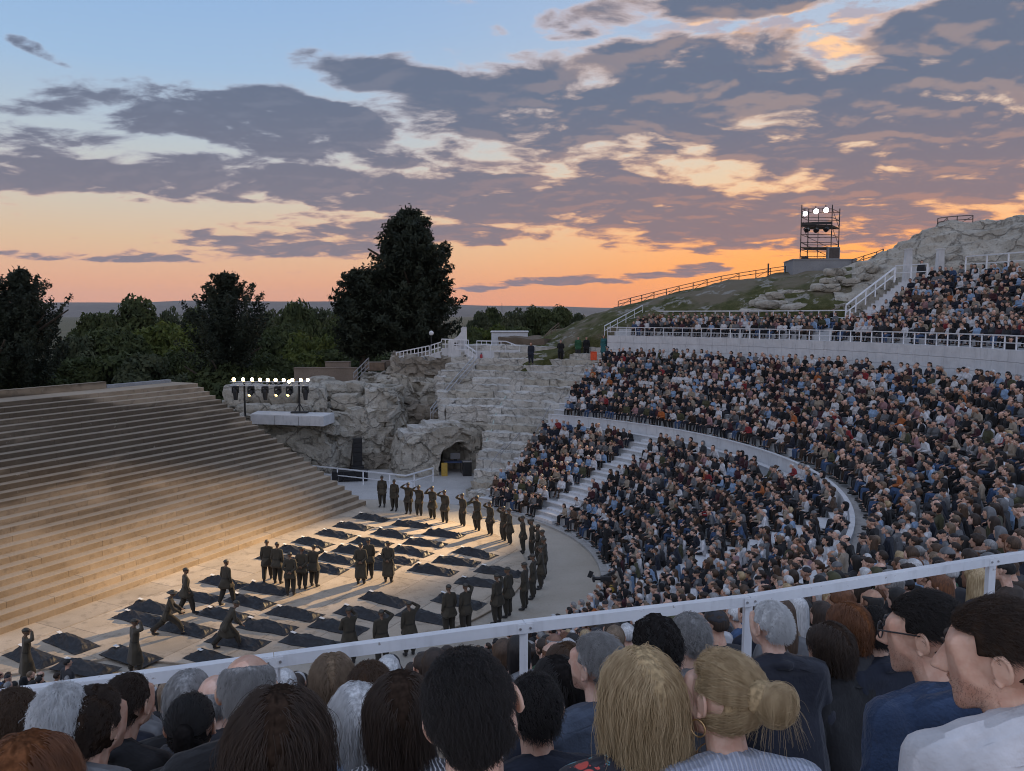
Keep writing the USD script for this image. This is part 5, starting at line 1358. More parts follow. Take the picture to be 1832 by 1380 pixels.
def standing(pose='salute', coat=0.0, stride=0.0, lean=0.0, brim=False, crouch=0.0):
    """A standing figure facing +y, feet on the origin."""
    dz = -crouch; hipz = .93 + dz
    L = rotm(rx=-lean, at=(0, 0, hipz)); up = lambda x, y, z: (L @ V(x, y, z - .93, 1))[:3]
    sh = [up(s * .185, 0, 1.43) for s in (-1, 1)]
    el = [up(s * .235, -.02, 1.16) for s in (-1, 1)]; wr = [up(s * .225, .07, .92) for s in (-1, 1)]
    hd = [(0, .1, -1), (0, .1, -1)]; pn = [(1, 0, 0), (-1, 0, 0)]
    if pose == 'salute':
        el[1], wr[1] = up(.37, .14, 1.52), up(.135, .165, 1.685); hd[1], pn[1] = (-.75, -.15, .35), (0, -.6, -1)
    elif pose == 'brow':
        el[1], wr[1] = up(.30, .22, 1.42), up(.10, .20, 1.66); hd[1], pn[1] = (-.8, -.1, .25), (0, -1, -.4)
        el[0], wr[0] = up(-.26, .06, 1.17), up(-.10, .22, 1.05); hd[0], pn[0] = (.8, .3, -.2), (0, -1, 0)
    elif pose == 'reach':
        el = [up(s * .24, .16, 1.20) for s in (-1, 1)]; wr = [up(s * .2, .42, 1.10) for s in (-1, 1)]; hd = [(0, .8, -.4)] * 2; pn = [(0, -.4, -1)] * 2
    elif pose == 'back':
        wr = [up(s * .06, -.17, 1.0) for s in (-1, 1)]; el = [up(s * .25, -.09, 1.17) for s in (-1, 1)]; hd = [(1, -.1, -.2), (-1, -.1, -.2)]; pn = [(0, -1, 0)] * 2
    hc = up(0, .03, 1.665); HM = rotm(rx=-lean * .3 - 2); HM[:3, 3] = hc
    hip = [V(s * .09, 0, hipz) for s in (-1, 1)]; an = [V(s * .12, stride * s, .09) for s in (-1, 1)]
    kn = [(hip[i] + an[i]) / 2 + V(0, .06 + .22 * crouch + (.10 * abs(stride) if an[i][1] > 0 else 0), .0) for i in range(2)]
    toe = [a + V(s * .025, .13, -.055) for a, s in zip(an, (-1, 1))]
    core = [hull([(sh[0], .05), (sh[1], .05), (up(0, .02, 1.30), .085), (up(0, 0, 1.10), .085)], 9), hull([(hip[0], .08), (hip[1], .08), (up(0, 0, 1.10), .085)], 9)]
    body = core + limb([(up(0, -.01, 1.45), .06), (hc + V(0, -.015, -.07), .05)], 9) + mv(head_parts(9), HM)
    for i in range(2):
        body += limb([(sh[i], .045), (el[i], .036), (wr[i], .024)], 9) + hand_parts(wr[i], hd[i], pn[i], .45, 1 if i else -1) + limb([(hip[i], .075), (kn[i], .05), (an[i], .036), (toe[i], .03)], 9)
    jac = [hull([(sh[0], .068), (sh[1], .068), (up(-.10, .03, 1.30), .108), (up(.10, .03, 1.30), .108), (up(0, 0, 1.48), .06)], 9), hull([(up(-.10, .03, 1.30), .11), (up(.10, .03, 1.30), .11), (up(-.075, .0, 1.07), .108), (up(.075, .0, 1.07), .108)], 9),
           hull([(up(-.075, 0, 1.07), .108), (up(.075, 0, 1.07), .108), (up(-.12, 0, .82), .14), (up(.12, 0, .82), .14)], 9)]
    for i in range(2): jac += limb([(sh[i], .07), (el[i], .058), (el[i] + (wr[i] - el[i]) * .9, .044)], 9)
    if coat:
        jac.append(hull([(up(-.09, 0, 1.0), .12), (up(.09, 0, 1.0), .12)] + [(V(s * .15, y + stride * .25 * s, hipz - coat), .10) for s in (-1, 1) for y in (-.09, .10)], 9))
    tro = [hull([(hip[0], .105), (hip[1], .105)], 9)]
    for i in range(2):
        tro += limb([(hip[i], .112), ((hip[i] + kn[i]) / 2 + V((-.025, .025)[i], 0, 0), .122), (kn[i] + V((-.01, .01)[i], -.02, 0), .108), (an[i] + V(0, -.01, .12), .082)], 9)
    boots = []
    for i in range(2): boots += limb([(an[i] + V(0, .005, .20), .058), (an[i] + V(0, 0, -.02), .052), (toe[i] + V(0, .03, 0), .040)], 9)
    cap = hair_shape('beanie', 5, 2, vol=1.25); cap.apply_transform(HM)
    if brim:
        b = lathe([(0, .03), (.16, .018), (.19, .0), (.16, .006), (0, .018)], 18); b.apply_translation((0, -.01, .035)); b.apply_transform(HM); cap = cat_([cap, b])
    belt = hull([(up(-.075, .0, 1.07), .116), (up(.075, .0, 1.07), .116)], 14); belt = belt - m3.Manifold.cube((2, 2, 2), True).translate((0, 0, up(0, 0, 1.07)[2] + 1.035)) - m3.Manifold.cube((2, 2, 2), True).translate((0, 0, up(0, 0, 1.07)[2] - 1.035))
    return dict(body=join(body, .07, 3), jacket=join(jac, .07, 4), trousers=join(tro, .07, 4), boots=join(boots, None, 0), helmet=cap, belt=join([belt], None, 0))


SP = {}


def performer(kind, p, yaw, label, group=None, s=1.0, dark=False):
    """yaw: degrees the figure's +y is turned from the picture's depth axis (anticlockwise from above)."""
    if kind not in SP:
        a = dict(salute=dict(pose='salute'), brow=dict(pose='brow', coat=.22), stand=dict(pose='down', coat=.12), coat=dict(pose='back', coat=.55), walk=dict(pose='down', stride=.22, coat=.18), coatsalute=dict(pose='salute', coat=.5, stride=.1), lunge=dict(pose='reach', stride=.48, crouch=.16, lean=14, brim=True), bend=dict(pose='reach', stride=.38, crouch=.10, lean=26, coat=.35), back=dict(pose='back', coat=.12), saluted=dict(pose='salute', coat=.16))[kind]
        b = standing(**a); t = thing('person', label, 'person', p, yaw, group, s=s); SP[kind] = t
        obj('body', b['body'], FACE, t, smooth=50); jk = obj('jacket', b['jacket'], UNI, t, smooth=50); obj('trousers', b['trousers'], UNI2, t, smooth=50); obj('boots', b['boots'], M['black_metal'], t, smooth=50); obj('helmet', b['helmet'], HELM, t, smooth=True); obj('belt', b['belt'], UNI2, jk, smooth=40)
        return t
    return copy_of(SP[kind], p, yaw, s, label, 'person', group, name='person')


def feet(px, py, z=Z_ST): return on_z(px, py, z)


def face_to(p, q): return math.degrees(math.atan2(-(q[0] - p[0]), q[1] - p[1]))


# centre groups, backs to the viewer
for i, (px, py, kd, yw, lb) in enumerate((
        (479, 1040, 'walk', 12, 'leftmost of the five soldiers huddled by the stair foot'), (497, 1045, 'stand', -10, 'second of the five huddled soldiers, behind the front one'), (520, 1066, 'back', 6, 'frontmost of the five huddled soldiers, nearest the viewer'), (541, 1055, 'back', -4, 'fourth of the five huddled soldiers, hands behind back'), (562, 1050, 'saluted', -20, 'rightmost of the five huddled soldiers with arm raised'),
        (646, 1046, 'coat', 5, 'left soldier of the trio among the black shrouds, coat and hands behind'), (660, 1037, 'stand', 20, 'middle soldier of the trio, half hidden behind another'), (695, 1043, 'coat', -3, 'right soldier of the trio in a long coat, standing apart'),
        (406, 1082, 'walk', -30, 'soldier in dark uniform walking alone near the stair foot'), (334, 1099, 'walk', -55, 'bareheaded looking soldier standing over a shroud by the stairs'), (300, 1136, 'lunge', -70, 'soldier in a wide brimmed hat lunging over a shroud'), (406, 1160, 'bend', -60, 'soldier in a coat bending forward in mid stride'), (243, 1206, 'coatsalute', -50, 'soldier in a long coat saluting between left shrouds'), (50, 1226, 'coatsalute', -52, 'leftmost soldier in a long coat, saluting'))):
    performer(kd, feet(px, py), yw, lb)
SC = np.array([-9.5, 34.5])
arcl = [(684, 907, 1), (706, 914, 1), (731, 921, 2), (750, 925, 2), (774, 931, 2), (796, 938, 2), (828, 944, 2), (854, 952, 2), (877, 960, 2), (901, 970, 2), (912, 976, 2), (936, 990, 2), (952, 1000, 2), (963, 1010, 2), (971, 1022, 2), (974, 1036, 2), (968, 1054, 2), (954, 1072, 1), (939, 1091, 1), (909, 1105, 1), (890, 1117, 2), (834, 1136, 2), (804, 1141, 1), (733, 1174, 2), (684, 1192, 2), (626, 1190, 2)]
wrd = ['first', 'second', 'third', 'fourth', 'fifth', 'sixth', 'seventh', 'eighth', 'ninth', 'tenth', 'eleventh', 'twelfth', 'thirteenth', 'fourteenth', 'fifteenth', 'sixteenth', 'seventeenth', 'eighteenth', 'nineteenth', 'twentieth', 'twenty first', 'twenty second', 'twenty third', 'twenty fourth', 'twenty fifth', 'twenty sixth']
for i, (px, py, k) in enumerate(arcl):
    p = feet(px, py, 0.0 if i < 24 else 0.0)
    kd = 'stand' if k == 1 and i not in (17, 18) else ('salute', 'brow', 'saluted')[i % 3] if k == 2 else 'salute'
    performer(kd, p + (0, 0, .002), face_to(p, SC) + float(rg.uniform(-8, 8)), f"{wrd[i]} soldier in the curved line along the stage edge, from the stair corner", 'soldiers lined along the stage edge', s=float(rg.uniform(1.01, 1.09)))

# shrouded figures under black sheeting
bags = [(665, 925), (632, 940), (736, 937), (601, 954), (701, 954), (794, 954), (561, 969), (665, 969), (761, 970), (530, 984), (635, 984), (736, 985), (850, 988), (500, 997), (604, 999), (706, 1000), (817, 1003), (580, 1016), (673, 1011), (775, 1019), (893, 1021), (860, 1041), (821, 1075), (760, 1101), (690, 1071), (648, 1096), (606, 1120), (528, 1096), (479, 1120), (556, 1147), (425, 1146), (479, 1052), (447, 1075), (402, 1098), (402, 1040), (352, 1066), (277, 1086), (253, 1104), (335, 1124), (128, 1148), (60, 1174), (234, 1172), (153, 1193), (385, 1179)]


def sheet(seed):
    """A sheet of plastic lying over a body, about 2.2 x 0.95 m, long side along x."""
    g = np.random.default_rng(seed); nx, ny = 46, 24
    x, y = np.meshgrid(np.linspace(-1.08, 1.08, nx), np.linspace(-.43, .43, ny), indexing='ij')
    b = np.exp(-np.abs(y / .25) ** 2.4)
    along = .17 * np.exp(-((x + .80) / .16) ** 2) + .20 * np.exp(-((x + .42) / .30) ** 2) + .19 * np.exp(-((x - .0) / .34) ** 2) + .15 * np.exp(-((x - .46) / .30) ** 2) + .13 * np.exp(-((x - .84) / .10) ** 2)
    z = along * b * g.uniform(.68, .92)
    q = np.stack([x * 1.5 + seed, y * 3.2, x * 0], -1)
    z = z * (1 + .5 * (meshkit.fbm(q * 1.6, 3, seed) - .5)) + .055 * np.abs(meshkit.fbm(q * 2.4 + 5, 3, seed + 3) - .5) * (.3 + 2 * (z > .02)) + .05 * (np.abs(np.sin(y * 9 + x * 3.1 + seed)) ** 6) * (along > .05) * np.exp(-(y / .4) ** 2)
    z += .012
    edge = .03 * (meshkit.fbm(np.stack([x * 4 + seed, y * 4, x * 0], -1), 3, seed + 8) - .5)
    xx, yy = x * (1 + edge) + .04 * (meshkit.noise(np.stack([y * 5, x * 0 + seed, x * 0], -1)) - .5), y * (1 + edge * 2) + .08 * (meshkit.noise(np.stack([x * 2.2, x * 0 + seed, x * 0], -1), 2) - .5)
    top_ = np.stack([xx, yy, z], -1); bot = np.stack([xx, yy, np.full_like(z, .004)], -1)
    a, c = up_facing(grid_mesh(top_)), grid_mesh(bot)
    if c.face_normals[:, 2].sum() > 0: c.invert()
    n_ = nx * ny; rim = [i * ny for i in range(nx)] + [(nx - 1) * ny + j for j in range(1, ny)] + [i * ny + ny - 1 for i in range(nx - 2, -1, -1)] + [j for j in range(ny - 2, 0, -1)]
    f = [t for p, q in zip(rim, rim[1:] + rim[:1]) for t in ((p, q, p + n_), (q, q + n_, p + n_))]
    m = trimesh.Trimesh(np.vstack([a.vertices, c.vertices]), np.vstack([a.faces, c.faces + n_, f]), process=False)
    i0, j0 = int(nx * .17), int(ny * .52); tagp = top_[i0, j0]
    return m, tagp


BP = []
def ordinal(n):
    tens = {20: 'twenty', 30: 'thirty', 40: 'forty'}; b = n // 10 * 10
    if n <= 20: return wrd[n - 1]
    return {20: 'twentieth', 30: 'thirtieth', 40: 'fortieth'}[b] if n == b else tens[b] + '-' + wrd[n - b - 1]


AX = math.degrees(math.atan2(U_DIR[1], U_DIR[0])) - 180
bags.sort(key=lambda b: b[1])
for i, (px, py) in enumerate(bags):
    p = on_z(px, py + 3, Z_ST + .001); rz = AX + float(rg.uniform(-7, 7)) + (0)
    row = 'by the stair foot' if px < 420 else 'near the stair corner' if py < 975 else 'by the curved edge' if px > 770 else 'mid stage' if py < 1060 else 'in the front rows'
    lb = f"black plastic shroud over a lying figure {row}, {ordinal(i + 1)} from the back"
    if len(BP) < 9:
        t = thing('shrouded_figure', lb, 'shroud', p, rz, 'black shrouds laid out on the stage floor')
        m, tp = sheet(i); obj('sheet', m, M['black_plastic'], t, smooth=65)
        c = cbox(.20, .12, .008, .002); c.apply_transform(rotm(ry=8, at=tp + (0, 0, .028))); obj('name_tag', c, M['paper'], t); BP.append(t)
    else:
        copy_of(BP[(i * 5) % 9], p, rz, 1.0, lb, 'shroud', 'black shrouds laid out on the stage floor')


# stewards and others standing about
def steward(px, py, y, yaw, label, top, tro, pose='down', hair='short', hc='dark brown', coat=.1, s=1.0, sk=1, z=None):
    p = at_y(px, py, y) if z is None else on_z(px, py, z); b = standing(pose=pose, coat=coat); t = thing('person', label, 'person', p, yaw, s=s)
    obj('body', b['body'], SKIN[sk], t, smooth=50); obj('jacket', b['jacket'], TOPM[top], t, smooth=50); obj('trousers', b['trousers'], TOPM[tro], t, smooth=50); obj('shoes', b['boots'], M['shoe'], t)
    h = hair_shape(hair, 4, 2); HM = rotm(rx=-2); HM[:3, 3] = (0, .03, 1.665); h.apply_transform(HM); obj('hair', h, HAIRM[hc], t, smooth=True)


steward(950, 653, 61.5, 160, 'steward in navy standing at the right end of the white platform', 'navy', 'navy', hc='auburn', hair='long')
steward(1003, 648, 62.5, 175, 'steward in black standing alone on the bare rock steps', 'black', 'black', 'back')
steward(1034, 642, 63, 180, 'steward in dark green left of the orange box', 'green', 'charcoal')
steward(1049, 642, 63, 170, 'steward in black just left of the orange box', 'black', 'black')
steward(1080, 640, 61.5, 150, 'steward in a long teal raincoat beside the top tier', 'teal', 'teal', coat=.45, hair='bob')
steward(1091, 641, 61.2, 170, 'steward in dark navy beside the teal raincoat', 'navy', 'black', hair='short')
steward(1805, 672, 36.2, 140, 'attendant in black standing at the right edge below the plank wall', 'black', 'charcoal', hair='short', hc='black')
steward(1490, 598, 55, 150, 'attendant in black standing at the foot of the top tier stair', 'black', 'black', hc='black')
steward(1647, 513, 54, 160, 'attendant in dark clothes standing between the two gate pillars', 'charcoal', 'black', hair='long', hc='brown')
steward(125, 1290, 21.5, -30, 'crew member in dark cap standing low behind the left seats', 'charcoal', 'black', hair='short', hc='black', z=0)
steward(1086, 1003, 34.4, 120, 'usher in black standing on the kerb walk beside the front row', 'black', 'black', hc='black', z=.125)

# video camera on its tripod by the kerb
vc = thing('video_camera', 'black video camera with matte box on a tripod at the orchestra kerb', 'camera', on_z(1081, 1098, .0))
for a in (90, 210, 330): obj('tripod_leg', rod((0, 0, 1.05), (.36 * math.cos(math.radians(a)), .36 * math.sin(math.radians(a)), .02), .025), M['black_metal'], vc)
obj('pan_head', cat_([rod((0, 0, 1.0), (0, 0, 1.22), .06), rod((0, 0, 1.15), (.5, -.05, 1.0), .015)]), M['black_metal'], vc)
obj('camera_body', cbox(.42, .17, .24, .03, (.05, 0, 1.36)), M['black_metal'], vc); obj('lens', rod((-.16, 0, 1.37), (-.40, 0, 1.37), .07, 14), M['glass_black'], vc)
obj('matte_box', cat_([bx(-.46, -.38, -.14, .14, 1.27, 1.47), beam((-.46, 0, 1.50), (-.62, 0, 1.56), .26, .012, (0, 1, 0))]), M['black_metal'], vc)
obj('viewfinder', cat_([beam((.1, 0, 1.5), (.4, .02, 1.66), .10, .09), rod((-.05, 0, 1.48), (.2, 0, 1.56), .02)]), M['black_metal'], vc)
obj('rain_cover', cbox(.25, .2, .3, .08, (.25, .05, .95)), M['yellow'], vc)

# ------------------------------------------------------------------ people in the foreground, one by one
def scalp_region(n, style):
    x, y, z = n.T
    ok = ~((y > .42) & (z < .46)) & ~((np.abs(x) > .80) & (z < .05)) & (z > (-.85 if style in ('bun', 'pony') else -.55))
    if style in ('short', 'balding', 'curly'): ok &= ~((y > .12) & (z < .22) & (np.abs(x) > .5))
    if style == 'balding': ok &= ~(z + .45 * y > .66)
    if style == 'bald': ok &= ~(z > .3)
    return ok


def strands(style, n, L, seed, lift=(1.03, 1.16), m=9, wave=.02, part=0.0, bun=None):
    """Hair in head space: (n, m, 3)."""
    g = np.random.default_rng(seed); R = np.array([.077, .098, .093]); C = V(0, -.012, .022)
    d = g.normal(size=(int(n * 2.4), 3)); d /= np.linalg.norm(d, axis=1, keepdims=True); e_ = g.normal(size=(int(n * .8), 3)) * (.5, .6, .2) + (0, -.1, 1); e_ /= np.linalg.norm(e_, axis=1, keepdims=True); d = np.vstack([e_[:int(n * .3)], d]); d = d[scalp_region(d, style)][:n]; n = len(d)
    lf = g.uniform(*lift, n); p = C + d * R * 1.01; out = [p.copy()]
    Ls = L * g.uniform(.55, 1.12, n); ds = (Ls / (m - 1))[:, None]
    clump = meshkit.noise(d * 9 + seed)[:, None] - .5
    ph = g.uniform(0, 6.28, n)[:, None] * .25 + clump * 9
    for k in range(1, m):
        q = (p - C) / R; f = np.linalg.norm(q, axis=1, keepdims=True); nr = (q / R); nr /= np.linalg.norm(nr, axis=1, keepdims=True)
        if bun is not None:
            t = np.asarray(bun) - p; t /= np.linalg.norm(t, axis=1, keepdims=True) + 1e-6
        else:
            sh_ = style in ('short', 'balding', 'curly')
            t = np.tile(V(0, -.75, -.55) if sh_ else V(0, -.25, -1), (n, 1)); t[:, 0] += (clump[:, 0] * 1.6 if sh_ else np.sign(p[:, 0] - part)) * .5 * np.clip((p[:, 2] - .04) / .06, 0, 1); t[:, 1] -= (1.5 if sh_ else .7) * np.clip(p[:, 1] / .05, 0, 1) * np.clip((p[:, 2] + .05) / .06, 0, 1)
        near_ = np.clip(1.6 - f, 0, 1)
        t = t - nr * (t * nr).sum(1, keepdims=True) * np.where((t * nr).sum(1, keepdims=True) < 0, 1, .6) * np.minimum(near_ * 2, 1)
        t += wave * 12 * np.concatenate([np.sin(k * 1.1 + ph), np.cos(k * 1.3 + ph * 1.7), np.sin(k * .7 + ph) * .3], 1) + g.normal(0, .10 + (.26 if style in ('short', 'balding') else .06), (n, 3))
        if style in ('short', 'curly', 'balding'): t += nr * .22
        t /= np.linalg.norm(t, axis=1, keepdims=True) + 1e-9
        p = p + t * ds
        if bun is None or k < m - 1:
            q = (p - C) / R; f = np.linalg.norm(q, axis=1, keepdims=True); tgt = 1.01 + (lf[:, None] - 1.01) * min(1, k / 2.5)
            p = np.where((f < tgt) & (p[:, 2:] > -.13), C + q / f * tgt * R, p)
        out.append(p.copy())
    return np.stack(out, 1)


def curves(name, S, w, mat, parent):
    n, m = S.shape[:2]
    c = UsdGeom.BasisCurves.Define(stage, fresh(pth(parent), name)); c.CreateTypeAttr('linear')
    c.CreatePointsAttr(Vt.Vec3fArray.FromNumpy(S.reshape(-1, 3).astype(np.float32))); c.CreateCurveVertexCountsAttr(Vt.IntArray([m] * n))
    ww = np.tile(np.linspace(1, .45, m) * w, n).astype(np.float32)
    c.CreateWidthsAttr(Vt.FloatArray.FromNumpy(ww)); c.SetWidthsInterpolation('vertex')
    UsdShade.MaterialBindingAPI.Apply(c.GetPrim()).Bind(mat); return c


def strandmat(name, c, c2):
    g = G(); r = g.node('white_noise_texture', 'value', {'w': g.node('hair_info', 'index')}, dimensions='1D')
    p = g.obj(); b = g.noise(g.mapped(p, (40, 40, 6)), 1.0, 2)
    col = g.mix(g.math('multiply', g.math('add', r, g.rng(b, .35, .65)), .5), c, c2)
    return g.done(name, g.node('principled_bsdf', 'BSDF', {'base_color': col}, roughness=.48, specular_ior_level=.4))


HAIRB = {k: plain('hair_under_' + k.replace(' ', '_'), tuple((np.array(v[0]) + np.array(v[1])) * .45), .95, var=.35, scale=60, spec=.05) for k, v in HAIRC.items()}
STRM = {k: strandmat('strand_' + k.replace(' ', '_'), *v) for k, v in HAIRC.items()}


def print_cloth(name, kind):
    g = G(); p = g.obj()
    if kind == 'floral':
        v = g.node('voronoi_texture', 'distance', {'vector': p}, scale=17.0); vc_ = v[:-9] + '.color'
        hue = g.node('separate_color', 'r', {'color': vc_})
        petal = g.ramp(hue, [(0, (.60, .08, .06)), (.28, (.62, .30, .32)), (.42, (.08, .17, .42)), (.6, (.10, .30, .36)), (.75, (.60, .14, .05)), (.9, (.55, .40, .38)), (1, (.012, .012, .02))], False)
        mask = g.math('add', g.rng(v, .34, .27), g.rng(g.noise(p, 60., 2), .62, .68), clamp=True)
        col = g.mix(mask, (.014, .014, .022), petal)
    elif kind == 'leafprint':
        w = g.node('wave_texture', 'fac', {'vector': p}, scale=9.0, distortion=9.0, detail=3.0, detail_scale=1.2)
        col = g.ramp(w, [(0, (.05, .05, .06)), (.3, (.08, .08, .09)), (.4, (.55, .56, .58)), (.62, (.62, .63, .66)), (.75, (.16, .16, .17)), (1, (.03, .03, .035))])
    elif kind == 'knit':
        w = g.node('wave_texture', 'fac', {'vector': g.mapped(p, (1, 1, 1))}, scale=26.0, distortion=2.0, detail=1.0)
        n = g.noise(p, 120., 2); col = g.mix(w, (.36, .42, .56), (.55, .61, .74))
        return g.done(name, g.node('principled_bsdf', 'BSDF', {'base_color': col, 'normal': g.bump(g.math('add', w, n), .8, .01)}, roughness=.9, sheen_weight=.3))
    elif kind == 'checkpink':
        w = g.noise(g.mapped(p, (14, 14, 5)), 1.0, 2); col = g.ramp(w, [(.3, (.02, .02, .025)), (.5, (.03, .028, .03)), (.56, (.30, .04, .09)), (.66, (.33, .12, .14)), (.7, (.02, .02, .025))])
    return g.done(name, g.node('principled_bsdf', 'BSDF', {'base_color': col, 'normal': g.bump(g.noise(p, 60., 2), .2, .01)}, roughness=.8, sheen_weight=.1))


HOODC = cloth('denim_navy', (.030, .052, .105), .9, .5, 70); SWEAT = cloth('sweatshirt_white', (.52, .53, .56), .9, .35, 60); BLAZ = cloth('blazer_grey_blue', (.075, .095, .135), .85, .3, 80); PUFF = cloth('jacket_blue_black', (.014, .016, .026), .55, .6, 8)
HERO = [
    # px, py, depth, yaw, style, hair, top, label, extra
    (848, 1252, 1.45, 4, 'short', 'black', 'black', 'man with short black hair and black jacket, head tilted, nearest at bottom centre', dict(hr=(8, -20, 0), L=.034, n=17000, sk=0, arms='lap', collar=True, vol=.6, lift=(1.01, 1.07))),
    (1290, 1240, 2.05, 6, 'bun', 'blond', print_cloth('knit_light_blue', 'knit'), 'woman with messy blond bun, hoop earring and light blue knitted sweater', dict(hr=(-2, 7, 27), lean=16, L=.15, n=20000, sk=0, bun=(.02, -.135, .045), earring=True, necklace=True)),
    (1140, 1232, 2.1, 8, 'long', 'blond', print_cloth('floral_print', 'floral'), 'woman with shoulder length blond hair in a dark floral dress', dict(L=.29, n=15000, sk=0, strap=True, hr=(2, 2, 12))),
    (1788, 1160, 1.62, 6, 'short', 'dark brown', SWEAT, 'man in a white sweatshirt seen in profile at the right edge', dict(L=.04, n=9000, sk=1, hr=(-10, 0, 48), lean=18, wide=1.12, shrug=.06, collar=True, stubble=True)),
    (1655, 1125, 2.2, 8, 'short', 'black', HOODC, 'man with glasses and navy hooded jacket, hand at his chin', dict(L=.045, n=9000, sk=1, arms='chin', hood=True, glasses=True, stubble=True, lean=20, hr=(-8, 0, 42))),
    (1378, 1114, 3.7, 8, 'short', 'white', PUFF, 'white haired man in a blue black padded jacket by the third rail post', dict(L=.035, n=6000, sk=0, collar=True, hr=(0, 0, 16))),
    (1066, 1182, 2.95, 12, 'short', 'grey', BLAZ, 'grey haired man in a grey blue blazer right of the second rail post', dict(L=.05, n=6000, sk=0, collar=True, arms='cross', hr=(0, 0, 34), stubble=True)),
    (502, 1316, 1.8, 8, 'long', 'dark brown', 'black', 'woman with a mass of long dark brown hair at bottom left of centre', dict(L=.34, n=13000, sk=1, vol=1.15, lift=(1.08, 1.27))),
    (443, 1226, 2.45, 14, 'balding', 'grey', 'black', 'balding grey man whose head covers the first rail post', dict(L=.035, n=5000, sk=1, collar=True)),
    (170, 1288, 2.55, 2, 'curly', 'dark brown', 'charcoal', 'man with thick curly brown hair and dark jacket at lower left', dict(L=.055, n=9000, sk=1, lift=(1.03, 1.18), collar=True, vol=.5, hr=(0, 0, -18))),
    (52, 1410, 1.6, 6, 'bob', 'auburn', 'dark brown', 'auburn haired head at the bottom left corner', dict(L=.20, n=9000, sk=0, lift=(1.08, 1.3))),
    (642, 1276, 2.8, 12, 'bob', 'white', 'light blue', 'woman with a white bob between the dark haired heads', dict(L=.19, n=6000, sk=0)),
    (716, 1266, 2.4, 10, 'bob', 'dark brown', print_cloth('leaf_print', 'leafprint'), 'dark haired woman in a black and white leaf print blouse', dict(L=.22, n=6000, sk=0)),
    (342, 1292, 2.95, 10, 'pony', 'black', print_cloth('pink_check', 'checkpink'), 'woman with tied back black hair and a pink and black scarf', dict(L=.13, n=5000, sk=1, bun=(0, -.125, .03))),
    (1560, 1122, 3.9, 14, 'short', 'black', 'navy', 'dark haired man in a navy suit left of the man with glasses', dict(L=.05, n=4000, sk=1, collar=True)),
    (1483, 1154, 3.8, 26, 'medium', 'dark brown', 'black', 'woman with rounded brown hair beside the padded jacket', dict(L=.12, n=4000, sk=1)),
    (1172, 1152, 3.3, 20, 'curly', 'black', 'charcoal', 'person with bushy black hair above the long blond hair', dict(L=.06, n=4000, sk=1, lift=(1.05, 1.3))),
    (995, 1222, 3.2, 18, 'bob', 'black', 'navy', 'woman with black bobbed hair right of the second rail post', dict(L=.18, n=4000, sk=1)),
    (338, 1242, 3.6, 12, 'bob', 'grey', 'black', 'person with grey bobbed hair under the rail left of the balding man', dict(L=.16, n=4000, sk=0)),
    (595, 1214, 3.45, 10, 'medium', 'sandy', 'beige', 'woman with ginger blond hair just under the rail', dict(L=.11, n=4000, sk=0)),
    (955, 1262, 2.5, 14, 'short', 'black', 'navy', 'child sized dark head half hidden behind the man in black', dict(L=.05, n=3000, sk=1)),
    (385, 1246, 3.5, 16, 'bald', 'grey', 'charcoal', 'bald man beside the balding grey man', dict(L=.03, n=1200, sk=0)),
    (25, 1285, 2.7, 6, 'short', 'brown', 'grey', 'brown haired man at the left edge above the auburn head', dict(L=.05, n=4000, sk=1)),
    (112, 1280, 2.5, 10, 'short', 'white', 'grey', 'light grey haired person half hidden by the curly haired man', dict(L=.05, n=3500, sk=0)),
    (231, 1252, 3.1, -10, 'short', 'dark brown', 'black', 'dark haired person in a black leather jacket behind the curly haired man', dict(L=.05, n=3000, sk=1, collar=True)),
    (1516, 1118, 3.9, 26, 'medium', 'auburn', 'charcoal', 'auburn haired person behind the rounded brown hair', dict(L=.1, n=2500, sk=0)),
    (1012, 1192, 3.7, 30, 'medium', 'brown', 'navy', 'brown haired woman beside the grey haired man in the blazer', dict(L=.1, n=2500, sk=0)),
    (1232, 1136, 3.6, 22, 'short', 'grey', 'grey', 'grey haired man under the rail above the blond bun', dict(L=.045, n=2500, sk=0)),
    (662, 1232, 2.9, 8, 'short', 'brown', 'charcoal', 'person with short brown hair above the white bob', dict(L=.045, n=2500, sk=1)),
]


